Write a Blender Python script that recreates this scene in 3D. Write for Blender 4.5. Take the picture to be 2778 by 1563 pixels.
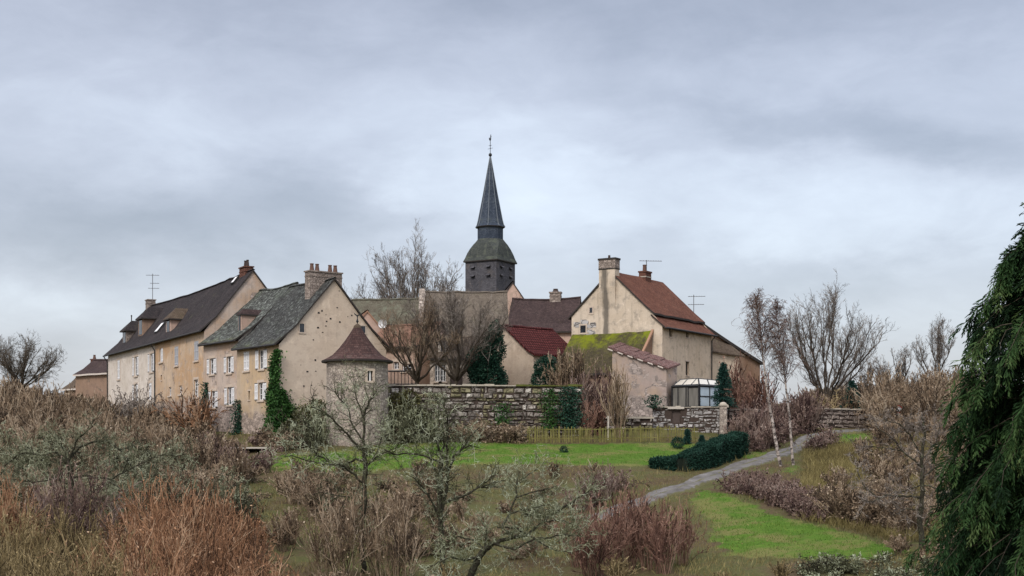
import bpy, math, random
import numpy as np
from mathutils import Vector, Matrix
for _o in list(bpy.data.objects): bpy.data.objects.remove(_o)
SC = bpy.context.scene
COL = SC.collection
F, CX, HY = 4000.0, 1389.0, 1246.0       # focal length and principal point in photograph pixels; eye level is z = 0

def P(px, py, Y): return Vector(((px-CX)/F*Y, Y, (HY-py)/F*Y))

# ------------------------------------------------------------------ camera
cam = bpy.data.cameras.new('camera'); camo = bpy.data.objects.new('camera', cam); COL.objects.link(camo)
camo.location = (0, 0, 0); camo.rotation_euler = (math.radians(90), 0, 0)
cam.sensor_width = 36.0; cam.lens = 36.0*F/2778.0; cam.shift_y = (HY-781.5)/2778.0
cam.clip_start = 0.5; cam.clip_end = 9000
SC.camera = camo
SC.view_settings.view_transform = 'Standard'; SC.view_settings.look = 'None'
SC.view_settings.exposure = 0.40; SC.view_settings.gamma = 1.0

# ------------------------------------------------------------------ node helper
class G:
    def __init__(s, tree): s.t = tree; s.L = tree.links
    def n(s, typ, out=0, props=None, **ins):
        nd = s.t.nodes.new(typ)
        for k, v in (props or {}).items(): setattr(nd, k, v)
        for k, v in ins.items():
            s.set(nd.inputs[int(k[1:]) if k[0] == 'i' and k[1:].isdigit() else k.replace('_', ' ')], v)
        return nd.outputs[out]
    def set(s, sock, v):
        if isinstance(v, bpy.types.NodeSocket): s.L.new(v, sock)
        else:
            if isinstance(v, tuple) and len(v) == 3 and sock.type == 'RGBA': v = v+(1,)
            sock.default_value = v
    def m(s, op, a, b=0.0, c=0.0, clamp=False):
        return s.n('ShaderNodeMath', props={'operation': op, 'use_clamp': clamp}, i0=a, i1=b, i2=c)
    def mix(s, f, a, b, mode='MIX'):
        return s.n('ShaderNodeMix', 2, {'data_type': 'RGBA', 'blend_type': mode}, i0=f, i6=a, i7=b)
    def ramp(s, f, stops, interp='LINEAR'):
        nd = s.t.nodes.new('ShaderNodeValToRGB'); nd.color_ramp.interpolation = interp
        e = nd.color_ramp.elements
        while len(e) < len(stops): e.new(0.5)
        for el, (p, c) in zip(e, stops):
            el.position = p; el.color = (c, c, c, 1) if isinstance(c, (int, float)) else tuple(c)+(1,)
        s.set(nd.inputs[0], f); return nd.outputs[0]
    def noise(s, vec, scale, detail=4.0, rough=0.55, dist=0.0, out=0):
        return s.n('ShaderNodeTexNoise', out, Vector=vec, Scale=scale, Detail=detail, Roughness=rough, Distortion=dist)
    def mapv(s, vec, scale=(1, 1, 1), loc=(0, 0, 0)):
        return s.n('ShaderNodeMapping', Vector=vec, Scale=scale, Location=loc)
    def sm(s, x, a, b):
        return s.n('ShaderNodeMapRange', 0, {'interpolation_type': 'SMOOTHSTEP'}, i0=x, i1=a, i2=b, i3=0.0, i4=1.0)

# ------------------------------------------------------------------ sky: overcast, cloud banks placed by bearing and height
SUN_EL, SUN_AZ = math.radians(42), math.radians(205)      # behind the camera's left shoulder
W = bpy.data.worlds.new("World"); SC.world = W; W.use_nodes = True
W.node_tree.nodes.clear(); g = G(W.node_tree)
tc = g.n('ShaderNodeTexCoord')
sep = W.node_tree.nodes.new('ShaderNodeSeparateXYZ'); g.L.new(tc, sep.inputs[0])
gx, gy, gz = sep.outputs
az = g.m('ARCTAN2', gx, gy)
el = g.m('DIVIDE', gz, g.m('SQRT', g.m('ADD', g.m('MULTIPLY', gx, gx), g.m('MULTIPLY', gy, gy))))
comb = g.n('ShaderNodeCombineXYZ', i0=az, i1=g.m('MULTIPLY', el, 2.1), i2=0.0)
warp = g.n('ShaderNodeTexNoise', 1, Vector=comb, Scale=8.0, Detail=8.0, Roughness=0.6)
wsep = W.node_tree.nodes.new('ShaderNodeSeparateXYZ'); g.L.new(warp, wsep.inputs[0])
WARP = 0.13
uu = g.m('ADD', az, g.m('MULTIPLY', g.m('SUBTRACT', wsep.outputs[0], 0.5), WARP))
vv = g.m('ADD', el, g.m('MULTIPLY', g.m('SUBTRACT', wsep.outputs[1], 0.5), WARP*0.75))
def blob(px, py, rx, ry, amp, tilt=0.0):
    u0, v0 = (px-CX)/F, (HY-py)/F
    du, dv = g.m('SUBTRACT', uu, u0), g.m('SUBTRACT', vv, v0)
    if tilt: dv = g.m('SUBTRACT', dv, g.m('MULTIPLY', du, tilt))
    a, b = g.m('DIVIDE', du, rx/F), g.m('DIVIDE', dv, ry/F)
    r2 = g.m('ADD', g.m('MULTIPLY', a, a), g.m('MULTIPLY', b, b))
    return g.m('MULTIPLY', g.m('POWER', 2.718, g.m('MULTIPLY', r2, -1.0)), amp)
BLOBS = [(1500, -80, 1900, 230, -0.30), (560, 590, 520, 120, -0.27), (880, 520, 170, 95, -0.16), (200, 640, 420, 120, -0.13), (1120, 590, 90, 40, -0.10),
         (1420, 520, 330, 170, 0.27), (1080, 450, 120, 60, 0.12), (2080, 570, 330, 110, 0.17), (2560, 640, 260, 110, 0.14), (2120, 330, 480, 75, -0.20, -0.12), (2500, 420, 300, 60, -0.14, -0.2), (1650, 420, 160, 40, -0.10),
         (1700, 640, 150, 60, -0.10), (2250, 740, 420, 60, -0.15), (200, 850, 380, 90, 0.10), (300, 330, 500, 90, 0.08), (1000, 300, 420, 80, 0.03), (2350, 60, 700, 130, -0.12)]
acc = g.m('ADD', 0.5, g.m('MULTIPLY', g.m('SUBTRACT', g.noise(comb, 8.0, 9.0, 0.58, 0.5), 0.5), 0.62))
for b in BLOBS: acc = g.m('ADD', acc, blob(*b[:4], b[4]*1.34, *b[5:]))
acc = g.m('ADD', acc, g.m('MULTIPLY', g.m('SUBTRACT', g.noise(comb, 26.0, 8.0, 0.6, 0.8), 0.5), 0.20))
cloud = g.ramp(acc, [(0.0, (.255, .255, .285)), (0.22, (.325, .326, .364)), (0.5, (.428, .434, .482)), (0.75, (.545, .568, .622)), (1.0, (.660, .702, .755))])
zen = g.sm(el, 0.33, 1.3)                                    # an overcast sky is brightest overhead
cloud = g.mix(1.0, cloud, g.n('ShaderNodeCombineXYZ', i0=g.m('ADD', 1.0, g.m('MULTIPLY', zen, 2.5)), i1=g.m('ADD', 1.0, g.m('MULTIPLY', zen, 2.45)), i2=g.m('ADD', 1.0, g.m('MULTIPLY', zen, 2.25))), 'MULTIPLY')
sky = W.node_tree.nodes.new('ShaderNodeTexSky'); sky.sky_type = 'NISHITA'; sky.sun_disc = False
sky.sun_elevation = SUN_EL; sky.sun_rotation = SUN_AZ; sky.air_density = 1.0; sky.dust_density = 3.0
bg1 = g.n('ShaderNodeBackground', Color=sky.outputs[0], Strength=0.05)
bg2 = g.n('ShaderNodeBackground', Color=cloud, Strength=0.77)
wo = W.node_tree.nodes.new('ShaderNodeOutputWorld')
g.L.new(g.n('ShaderNodeAddShader', i0=bg1, i1=bg2), wo.inputs[0])
sd = bpy.data.lights.new('sun', 'SUN'); sd.energy = 1.35; sd.angle = math.radians(12); sd.color = (1.0, .95, .88)
so = bpy.data.objects.new('sun', sd); COL.objects.link(so)
sdir = Vector((math.sin(SUN_AZ)*math.cos(SUN_EL), math.cos(SUN_AZ)*math.cos(SUN_EL), math.sin(SUN_EL)))
so.rotation_euler = sdir.to_track_quat('Z', 'Y').to_euler(); so.location = (-30, -40, 60)

# ------------------------------------------------------------------ mesh and object helpers
def tag(o, label=None, cat=None, group=None, kind=None):
    if label: o['label'] = label
    if cat: o['category'] = cat
    if group: o['group'] = group
    if kind: o['kind'] = kind
    return o
def empty(name, label, cat, loc=(0, 0, 0), rz=0.0, group=None):
    o = bpy.data.objects.new(name, None); COL.objects.link(o); o.empty_display_size = 0.3
    o.location = loc; o.rotation_euler = (0, 0, rz); return tag(o, label, cat, group)
def link(name, me, parent=None):
    o = bpy.data.objects.new(name, me); COL.objects.link(o)
    if parent is not None: o.parent = parent
    return o

class MB:
    """collects faces (metres, house frame); build() links them as one mesh with a planar UV map in metres"""
    def __init__(s): s.v = []; s.f = []; s.mi = []; s.k = 0
    def face(s, pts, mi=None):
        b = len(s.v); s.v += [tuple(p) for p in pts]; s.f.append(tuple(range(b, b+len(pts)))); s.mi.append(s.k if mi is None else mi)
    def box(s, x0, x1, y0, y1, z0, z1, mi=None):
        c = [(x0, y0, z0), (x1, y0, z0), (x1, y1, z0), (x0, y1, z0), (x0, y0, z1), (x1, y0, z1), (x1, y1, z1), (x0, y1, z1)]
        s.hexa(c, mi)
    def hexa(s, c, mi=None):
        for q in ((0, 1, 5, 4), (1, 2, 6, 5), (2, 3, 7, 6), (3, 0, 4, 7), (4, 5, 6, 7), (3, 2, 1, 0)): s.face([c[i] for i in q], mi)
    def tube(s, pts, r, n=8, mi=None, r2=None):
        pts = [Vector(p) for p in pts]; rings = []
        for i, p in enumerate(pts):
            d = (pts[min(i+1, len(pts)-1)]-pts[max(i-1, 0)]).normalized()
            a = d.cross(Vector((0, 0, 1)) if abs(d.z) < .9 else Vector((1, 0, 0))).normalized(); b = d.cross(a)
            rr = r if r2 is None else r+(r2-r)*i/(len(pts)-1)
            rings.append([p+rr*(math.cos(6.2832*k/n)*a+math.sin(6.2832*k/n)*b) for k in range(n)])
        for A, B in zip(rings, rings[1:]):
            for k in range(n): s.face([A[k], B[k], B[(k+1) % n], A[(k+1) % n]], mi)
        s.face(rings[0], mi); s.face(rings[-1][::-1], mi)
    def lathe(s, prof, cx=0, cy=0, n=24, mi=None):
        for (r0, z0), (r1, z1) in zip(prof, prof[1:]):
            for k in range(n):
                a, b = 6.28318*k/n, 6.28318*(k+1)/n
                q = [(cx+r0*math.cos(a), cy+r0*math.sin(a), z0), (cx+r0*math.cos(b), cy+r0*math.sin(b), z0), (cx+r1*math.cos(b), cy+r1*math.sin(b), z1), (cx+r1*math.cos(a), cy+r1*math.sin(a), z1)]
                if r1 < 1e-4: q = q[:3]
                elif r0 < 1e-4: q = [q[0]]+q[2:]
                s.face(q, mi)
    def build(s, name, mats, parent=None, smooth=False, uvcyl=None):
        me = bpy.data.meshes.new(name); me.from_pydata(s.v, [], s.f)
        mats = mats if isinstance(mats, (list, tuple)) else [mats]
        for m in mats: me.materials.append(m)
        me.polygons.foreach_set('material_index', s.mi)
        uv = me.uv_layers.new(name='UVMap'); co = np.zeros((len(me.loops), 2), np.float32)
        for p in me.polygons:
            n = p.normal
            for li in p.loop_indices:
                c = Vector(s.v[me.loops[li].vertex_index])
                if uvcyl:
                    mid = p.center; a0 = math.atan2(mid.y-uvcyl[1], mid.x-uvcyl[0]); a = math.atan2(c.y-uvcyl[1], c.x-uvcyl[0])
                    a = a0+((a-a0+math.pi) % (2*math.pi)-math.pi)
                    co[li] = (a*uvcyl[2], c.z); continue
                if abs(n.z) > .98: t = Vector((1, 0, 0))
                else: t = Vector((0, 0, 1)).cross(n).normalized()
                b = n.cross(t); co[li] = (c.dot(t), c.dot(b))
        uv.data.foreach_set('uv', co.ravel())
        if smooth: me.polygons.foreach_set('use_smooth', [True]*len(me.polygons))
        me.update(); return link(name, me, parent)

def fast_mesh(name, verts, quads, mats, tint=None, parent=None, smooth=False, mi=None):
    me = bpy.data.meshes.new(name); nv, nf = len(verts), len(quads); k = quads.shape[1]
    me.vertices.add(nv); me.vertices.foreach_set('co', np.ascontiguousarray(verts, np.float32).ravel())
    me.loops.add(nf*k); me.loops.foreach_set('vertex_index', np.ascontiguousarray(quads, np.int32).ravel())
    me.polygons.add(nf); me.polygons.foreach_set('loop_start', np.arange(0, nf*k, k, dtype=np.int32))
    me.polygons.foreach_set('loop_total', np.full(nf, k, np.int32))
    if smooth: me.polygons.foreach_set('use_smooth', np.ones(nf, bool))
    for m in (mats if isinstance(mats, (list, tuple)) else [mats]): me.materials.append(m)
    if mi is not None: me.polygons.foreach_set('material_index', np.ascontiguousarray(mi, np.int32))
    if tint is not None:
        at = me.attributes.new('tint', 'FLOAT', 'POINT'); at.data.foreach_set('value', np.ascontiguousarray(tint, np.float32))
    me.update(calc_edges=True)
    return link(name, me, parent)

# ------------------------------------------------------------------ materials
MATS = {}
def newmat(name):
    m = bpy.data.materials.new(name); m.use_nodes = True; m.node_tree.nodes.clear(); MATS[name] = m
    return m, G(m.node_tree)
def finish(m, g, col, rough=0.85, bump=None, bstr=0.3, bdist=0.02, spec=0.25, metal=0.0):
    kw = dict(Base_Color=col, Roughness=rough, Specular_IOR_Level=spec, Metallic=metal)
    if bump is not None: kw['Normal'] = g.n('ShaderNodeBump', Height=bump, Strength=bstr, Distance=bdist)
    b = g.n('ShaderNodeBsdfPrincipled', **kw)
    o = m.node_tree.nodes.new('ShaderNodeOutputMaterial'); g.L.new(b, o.inputs[0]); return m
def uvc(g): return g.n('ShaderNodeTexCoord', 2)
def objc(g): return g.n('ShaderNodeTexCoord', 3)
def plain(name, c, rough=.7, var=.25, scale=4.0, spec=.3, metal=0.0):
    m, g = newmat(name); n = g.noise(objc(g), scale, 5, .6)
    return finish(m, g, g.mix(n, tuple(x*(1-var) for x in c), tuple(min(1, x*(1+var)) for x in c)), rough, n, .15, .01, spec, metal)
def stonecells(g, uv, scale, jit=.9):
    v = g.mapv(uv, (1, 1.7, 1))
    w = g.n('ShaderNodeMix', 1, {'data_type': 'VECTOR'}, i0=.06, i4=v, i5=g.noise(v, 3.0, 3, .6, out=1))
    cell = g.n('ShaderNodeTexVoronoi', 1, {'feature': 'F1'}, Vector=w, Scale=scale, Randomness=jit)
    edge = g.n('ShaderNodeTexVoronoi', 0, {'feature': 'DISTANCE_TO_EDGE'}, Vector=w, Scale=scale, Randomness=jit)
    return g.n('ShaderNodeSeparateColor', 0, None, Color=cell), edge
def plaster(name, base, second, dirt, stone=(.26, .22, .19), baseh=0.0, patch=0.0, streak=.35, soot=None):
    """old lime render: mottled, streaked below the eaves, fallen off in patches and along the foot down to rubble stone"""
    m, g = newmat(name); uv = uvc(g); ob = objc(g)
    big = g.sm(g.noise(uv, .33, 5, .6, .4), .38, .64); med = g.noise(uv, 1.6, 6, .65)
    c = g.mix(big, base, second); c = g.mix(g.m('MULTIPLY', g.sm(med, .48, .68), .8), c, dirt); c = g.mix(g.m('MULTIPLY', g.sm(g.noise(uv, .8, 6, .7, .6), .54, .66), .55), c, tuple(min(1, x*1.28) for x in base))
    st = g.sm(g.noise(g.mapv(uv, (2.6, .16, 1)), 1.0, 5, .65), .5, .74)
    c = g.mix(g.m('MULTIPLY', st, streak), c, tuple(x*.42 for x in dirt))
    sz0 = m.node_tree.nodes.new('ShaderNodeSeparateXYZ'); g.L.new(ob, sz0.inputs[0])
    damp = g.sm(g.m('ADD', sz0.outputs[2], g.m('MULTIPLY', g.m('SUBTRACT', g.noise(uv, .7, 6, .65), .5), 4.0)), 3.2, 1.0); c = g.mix(g.m('MULTIPLY', damp, .45), c, tuple(x*.55 for x in dirt))
    fine = g.noise(uv, 9.0, 4, .7); c = g.mix(g.m('MULTIPLY', g.sm(fine, .46, .7), .3), c, tuple(min(1, x*1.25) for x in base))
    rnd, edge = stonecells(g, uv, 3.1)
    sc = g.ramp(rnd, [(0, tuple(x*.7 for x in stone)), (.5, stone), (1, tuple(min(1, x*1.4) for x in stone))])
    sc = g.mix(g.sm(edge, .07, .01), sc, tuple(x*.5 for x in stone))
    sz = m.node_tree.nodes.new('ShaderNodeSeparateXYZ'); g.L.new(ob, sz.inputs[0])
    wob = g.m('MULTIPLY', g.m('SUBTRACT', g.noise(uv, .9, 4, .6), .5), 2.4)
    low = g.sm(g.m('ADD', sz.outputs[2], wob), baseh+.25, baseh-.25) if baseh > 0 else 0.0
    pt = g.sm(g.noise(uv, .75, 6, .62, .5), .70-patch, .74-patch) if patch > 0 else 0.0
    mask = g.m('MAXIMUM', low, pt, clamp=True)
    if soot:                                                          # rain and soot stain running down under a flue
        axis, c0, w0 = soot
        su = g.m('ABSOLUTE', g.m('SUBTRACT', sz.outputs[axis], c0))
        k = g.m('MULTIPLY', g.sm(g.m('ADD', su, g.m('MULTIPLY', g.m('SUBTRACT', g.noise(g.mapv(uv, (2, .4, 1)), 1.5, 4, .6), .5), w0*1.6)), w0, w0*.3), .8)
        c = g.mix(k, c, (.085, .078, .068))
    c = g.mix(mask, c, sc)
    h = g.m('ADD', g.m('MULTIPLY', fine, .35), g.m('MULTIPLY', mask, g.sm(edge, 0, .1)))
    return finish(m, g, c, .93, h, .35, .03, .12)
def rubble(name, a, b, c3, scale=3.2, mortar=(.16, .14, .12)):
    m, g = newmat(name); uv = uvc(g); rnd, edge = stonecells(g, uv, scale)
    c = g.ramp(rnd, [(0, a), (.5, b), (1, c3)]); n = g.noise(uv, .6, 5, .6); f = g.noise(uv, 12, 4, .65)
    c = g.mix(g.m('MULTIPLY', g.sm(n, .45, .7), .5), c, tuple(x*.55 for x in b)); c = g.mix(g.m('MULTIPLY', f, .35), c, tuple(x*1.35 for x in c3))
    c = g.mix(g.sm(edge, .09, .015), c, mortar)
    return finish(m, g, c, .95, g.m('ADD', g.sm(edge, 0, .12), g.m('MULTIPLY', f, .3)), .6, .05, .1)
def tiles(name, a, b, moss=None, mossamt=0.0, spots=None, spotamt=0.0, tw=.17, th=.13, joint=.3, eavemoss=None, rowbump=.6, low=1.4, mort=.10):
    """small flat tiles laid in courses, each its own shade, with lichen spots and moss"""
    m, g = newmat(name); uv = uvc(g)
    wv = g.n('ShaderNodeMix', 1, {'data_type': 'VECTOR'}, i0=.04, i4=uv, i5=g.noise(uv, .8, 3, .6, out=1))
    br = g.t.nodes.new('ShaderNodeTexBrick'); br.offset = .5
    for k, v in dict(Vector=wv, Color1=(.15, .15, .15, 1), Color2=(1, 1, 1, 1), Mortar=(0, 0, 0, 1), Scale=1.0, Mortar_Size=th*mort, Mortar_Smooth=.4, Bias=0.0, Brick_Width=tw, Row_Height=th).items():
        g.set(br.inputs[k.replace('_', ' ')], v)
    cells = g.n('ShaderNodeSeparateColor', 0, None, Color=br.outputs[0])
    shade = g.m('ADD', g.m('MULTIPLY', cells, .45), g.m('MULTIPLY', g.noise(uv, .55, 6, .65, .3), .75))
    c = g.mix(g.sm(shade, .3, .95), a, b)
    c = g.mix(g.m('MULTIPLY', br.outputs[1], joint), c, tuple(x*.3 for x in a))
    c = g.mix(g.m('MULTIPLY', g.sm(g.noise(g.mapv(uv, (1.8, .25, 1)), 1.0, 5, .6), .5, .72), .35), c, tuple(x*.5 for x in a))
    if spots: c = g.mix(g.m('MULTIPLY', g.sm(g.noise(uv, 2.8, 7, .8), .55-.1*spotamt, .63), spotamt), c, spots)
    if moss: c = g.mix(g.m('MULTIPLY', g.sm(g.noise(uv, .7, 7, .7, .3), .6-.22*mossamt, .70), min(1, mossamt+.2)), c, moss)
    if eavemoss:
        sz = m.node_tree.nodes.new('ShaderNodeSeparateXYZ'); g.L.new(objc(g), sz.inputs[0])
        k = g.sm(g.m('ADD', sz.outputs[2], g.m('MULTIPLY', g.m('SUBTRACT', g.noise(uv, 1.3, 5, .65), .5), 2.6)), eavemoss[0]+low, eavemoss[0])
        c = g.mix(g.m('MULTIPLY', g.m('MULTIPLY', k, .95), g.sm(g.noise(uv, .4, 7, .72, .6), .40, .58) if low < 0 else .85), c, eavemoss[1])
    h = g.m('SUBTRACT', g.m('ADD', cells, g.m('MULTIPLY', g.noise(uv, 7, 4, .6), .8)), g.m('MULTIPLY', br.outputs[1], 1.0))
    return finish(m, g, c, .88, h, rowbump, .03, .07)
def tinted(name, stops, rough=.85, lichen=None, lamt=.5, lscale=3.0, spec=.15, transl=0.0):
    """bark, twigs, leaves: every stem or leaf has its own tint; optional lichen crust"""
    m, g = newmat(name); t = g.n('ShaderNodeAttribute', 2, {'attribute_name': 'tint'})
    ob = objc(g); n = g.noise(ob, 1.2, 4, .6)
    c = g.ramp(g.m('ADD', g.m('MULTIPLY', t, .8), g.m('MULTIPLY', g.m('SUBTRACT', n, .4), .7)), stops)
    if lichen: c = g.mix(g.m('MULTIPLY', g.sm(g.noise(ob, lscale, 5, .7), .56-.14*lamt, .62), min(1, lamt+.25)), c, lichen)
    return finish(m, g, c, rough, None, spec=spec)
# ------------------------------------------------------------------ ground
GP = [(1436,1207,101),(1890,1207,101),(1650,1209,101),(1100,1205,101),(1500,1262,90),(1100,1275,89),(1700,1370,79),(1886,1324,83),(2107,1240,97),(2164,1221,102),
      (2279,1177,112),(2380,1165,120),(1966,1345,78),(2200,1430,68),(2000,1500,64),(1900,1400,74),(2400,1480,63),(2000,1563,59),(2320,1187,105),(2600,1200,100),
      (2450,1400,75),(2250,1290,88),(2118,1276,90),(757,1180,106.6),(560,1165,118),(300,1112,146),(970,1195,102),(600,1232,100),(300,1250,105),(100,1300,90),
      (300,1450,65),(900,1300,88),(900,1450,68),(1300,1450,70),(1300,1320,84),(0,1105,140),(0,1075,170),(160,1085,155),(2700,1125,135),(2500,1100,150),(1800,1160,108),(2000,1168,110),(1600,1420,73)]
gp = [tuple(P(*q)) for q in GP]
gp += [(-20,45,-6.2),(20,45,-6.2),(0,45,-6.4),(0,30,-6),(-15,25,-5.5),(15,25,-5.6),(0,12,-3.8),(0,0,-1.8),(-60,100,0),(-60,60,-4.5),(60,60,-4),(60,100,1.5),
       (-75,185,7.5),(0,185,6.5),(75,185,6),(0,140,5.0),(0,125,4.4),(20,130,4.5),(-22,135,4.6),(-75,0,-2),(75,0,-2),(40,140,4.2)]
gp = np.array(gp); _gs = 20.0
def _U(r2): return np.where(r2 < 1e-9, 0, .5*r2*np.log(np.maximum(r2, 1e-12)))
_X = gp[:, :2]/_gs; _n = len(gp)
_K = _U(((_X[:, None]-_X[None])**2).sum(2))+np.eye(_n)*.02
_Pm = np.c_[np.ones(_n), _X]; _A = np.zeros((_n+3, _n+3)); _A[:_n, :_n] = _K; _A[:_n, _n:] = _Pm; _A[_n:, :_n] = _Pm.T
_w = np.linalg.solve(_A, np.r_[gp[:, 2], 0, 0, 0])
def gz(x, y):
    x = np.clip(np.atleast_1d(np.asarray(x, float)), -75, 75)/_gs; y = np.clip(np.atleast_1d(np.asarray(y, float)), 0, 185)/_gs
    out = np.empty(len(x))
    for i in range(0, len(x), 20000):
        q = np.c_[x[i:i+20000], y[i:i+20000]]
        out[i:i+20000] = _U(((q[:, None]-_X[None])**2).sum(2))@_w[:_n]+np.c_[np.ones(len(q)), q]@_w[_n:]
    return out
def gz1(x, y): return float(gz(x, y)[0])
def XY(px, Y): return ((px-CX)/F*Y, Y)
def G3(px, Y):
    x = (px-CX)/F*Y; return Vector((x, Y, gz1(x, Y)))
LAWN = [[XY(*q) for q in L] for L in (
    [(700,97),(740,91.5),(1000,89.5),(1300,90.5),(1500,90.5),(1740,90.3),(1790,92),(1880,96),(2030,101),(1990,103),(1890,101.6),(1436,101.6),(1100,101.6),(900,98)],
    [(1880,82.7),(1960,80),(2080,74),(2215,69),(2350,65.0),(2460,62),(2350,60.6),(2150,61.4),(1985,63.5),(1935,66.5),(1935,71),(1880,76)],
    [(2270,108.5),(2330,112),(2400,113),(2396,105),(2330,102.5),(2280,103)], [(2130,90),(2165,93),(2180,91),(2150,88)], [(2020,95),(2090,98.5),(2060,99.5),(2000,97)])]
def pdist(poly, x, y):
    """signed distance to a polygon, positive inside"""
    ins = np.zeros(len(x), bool); d = np.full(len(x), 1e9); n = len(poly)
    for i in range(n):
        (x0, y0), (x1, y1) = poly[i], poly[(i+1) % n]
        c = ((y0 > y) != (y1 > y)) & (x < (x1-x0)*(y-y0)/((y1-y0) or 1e-9)+x0); ins ^= c
        dx, dy = x1-x0, y1-y0; t = np.clip(((x-x0)*dx+(y-y0)*dy)/(dx*dx+dy*dy), 0, 1)
        d = np.minimum(d, np.hypot(x-x0-t*dx, y-y0-t*dy))
    return np.where(ins, d, -d)
def lawn_amount(x, y):
    a = np.zeros(len(x))
    for L in LAWN: a = np.maximum(a, np.clip(pdist(L, x, y)/1.6+.5, 0, 1))
    return a
def axis(lo, hi, st, far):
    c = list(np.arange(lo, hi+.01, st)); d = st; a, b = lo, hi; L, R = [], []
    while b < far: d *= 1.35; b += d; R.append(b); a -= d; L.append(a)
    return np.array(L[::-1]+c+R)
ax_, ay_ = axis(-48, 48, .45, 3500), axis(0, 142, .45, 3500)
gxx, gyy = np.meshgrid(ax_, ay_); fx, fy = gxx.ravel(), gyy.ravel(); fz = gz(fx, fy)
rg = np.random.default_rng(3)
fz = fz+rg.normal(0, .03, len(fz)); fz = np.where(fy > 190, fz-(fy-190)*.02, fz); fz = np.where(fy < 0, np.minimum(fz, -1.8), fz)
nx, ny = len(ax_), len(ay_); ii = np.arange(nx*ny).reshape(ny, nx)
q = np.stack([ii[:-1, :-1], ii[:-1, 1:], ii[1:, 1:], ii[1:, :-1]], -1).reshape(-1, 4)
m, g = newmat('hillside_ground'); ob = objc(g)
lw = g.n('ShaderNodeAttribute', 2, {'attribute_name': 'tint'}); nb = g.noise(ob, .35, 6, .65); nf = g.noise(ob, 2.2, 6, .7); n3 = g.noise(ob, 7, 4, .7)
brown = g.ramp(nb, [(.25, (.050, .036, .022)), (.42, (.085, .062, .034)), (.55, (.078, .088, .028)), (.68, (.065, .075, .022)), (.8, (.10, .075, .038))])  # leaf litter browns, darkened all over to stand for shade under bushes
brown = g.mix(g.m('MULTIPLY', nf, .6), brown, (.075, .055, .036)); brown = g.mix(g.m('MULTIPLY', g.sm(n3, .5, .7), .4), brown, (.19, .155, .085))
green = g.ramp(nf, [(.25, (.040, .080, .012)), (.5, (.066, .130, .016)), (.75, (.105, .165, .028))])
green = g.mix(g.sm(nb, .44, .62), green, (.135, .135, .045)); green = g.mix(g.m('MULTIPLY', g.sm(n3, .52, .7), .45), green, (.045, .085, .012))
k = g.sm(g.m('ADD', lw, g.m('MULTIPLY', g.m('SUBTRACT', g.noise(ob, .8, 7, .68), .5), 1.9)), .35, .75)
finish(m, g, g.mix(k, brown, green), .95, g.m('ADD', n3, nf), .6, .12, .08)
gr = fast_mesh('ground', np.c_[fx, fy, fz], q, m, lawn_amount(fx, fy), None, True); tag(gr, kind='structure')

# gravel track: a strip draped on the ground, its crown grassed over
m, g = newmat('track_gravel'); uv = objc(g); t = g.n('ShaderNodeAttribute', 2, {'attribute_name': 'tint'})
c = g.ramp(g.noise(uv, 1.5, 6, .7), [(.3, (.070, .064, .058)), (.55, (.140, .132, .127)), (.75, (.215, .206, .203))])
c = g.mix(g.sm(g.m('ADD', t, g.m('MULTIPLY', g.m('SUBTRACT', g.noise(uv, .9, 7, .72), .5), 1.7)), .62, .95), c, (.10, .095, .045))
finish(m, g, c, .95, g.noise(uv, 9, 4, .7), .5, .04, .1)
TR = [(1590, 73.5), (1650, 75.6), (1740, 79.0), (1800, 81), (1886, 84.3), (1960, 88.3), (2040, 93), (2107, 97.4), (2160, 102), (2215, 107.5), (2279, 113), (2340, 116.5), (2420, 120), (2520, 124)]
tp = np.array([XY(*q) for q in TR]); pv, pt = [], []
for i in range(len(tp)-1):
    for s in np.linspace(0, 1, 13)[:-1]:
        pv.append(tp[i]*(1-s)+tp[i+1]*s)
pv = np.array(pv); dv = np.gradient(pv, axis=0); dv /= np.linalg.norm(dv, axis=1)[:, None]; nv = np.c_[-dv[:, 1], dv[:, 0]]
offs = np.linspace(-.85, .85, 9); V, T = [], []
for o in offs:
    wob = o*(1+.22*np.sin(np.arange(len(pv))*.37+o)+rg.normal(0, .02, len(pv))); pp = pv+nv*wob[:, None]; V.append(np.c_[pp, gz(pp[:, 0], pp[:, 1])+.13-.20*(abs(o) > .8)+rg.normal(0, .012, len(pv))]); T.append(np.full(len(pv), [1.3, .7, .15, .35, .85, .35, .15, .7, 1.3][list(offs).index(o)]))
n = len(pv); V = np.concatenate(V); ii = np.arange(len(V)).reshape(len(offs), n)
q = np.stack([ii[:-1, :-1], ii[:-1, 1:], ii[1:, 1:], ii[1:, :-1]], -1).reshape(-1, 4)
tag(fast_mesh('path', V, q[:, ::-1], m, np.concatenate(T), None, True), kind='structure')

# ------------------------------------------------------------------ building materials
M = {}
M['white_plaster'] = plaster('white_plaster', (.62, .56, .50), (.55, .49, .42), (.44, .37, .31), (.42, .35, .29), 2.3, .03, .25)
M['ochre_plaster'] = plaster('ochre_plaster', (.52, .400, .290), (.46, .300, .175), (.40, .33, .28), (.33, .26, .21), 2.4, .09, .35)
M['pink_plaster'] = plaster('pink_plaster', (.48, .395, .335), (.44, .315, .225), (.33, .28, .25), (.33, .27, .24), 2.2, .11, .45)
M['gold_plaster'] = plaster('gold_plaster', (.49, .365, .235), (.46, .375, .29), (.36, .28, .22), (.32, .26, .22), 2.0, .07, .4)
M['gable_plaster'] = plaster('gable_plaster', (.59, .495, .395), (.55, .445, .345), (.46, .37, .295), (.22, .19, .16), .35, 0, .12)
M['beige_plaster'] = plaster('beige_plaster', (.47, .385, .305), (.42, .33, .25), (.33, .26, .21), (.3, .25, .2), 0, .03, .2)
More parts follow.
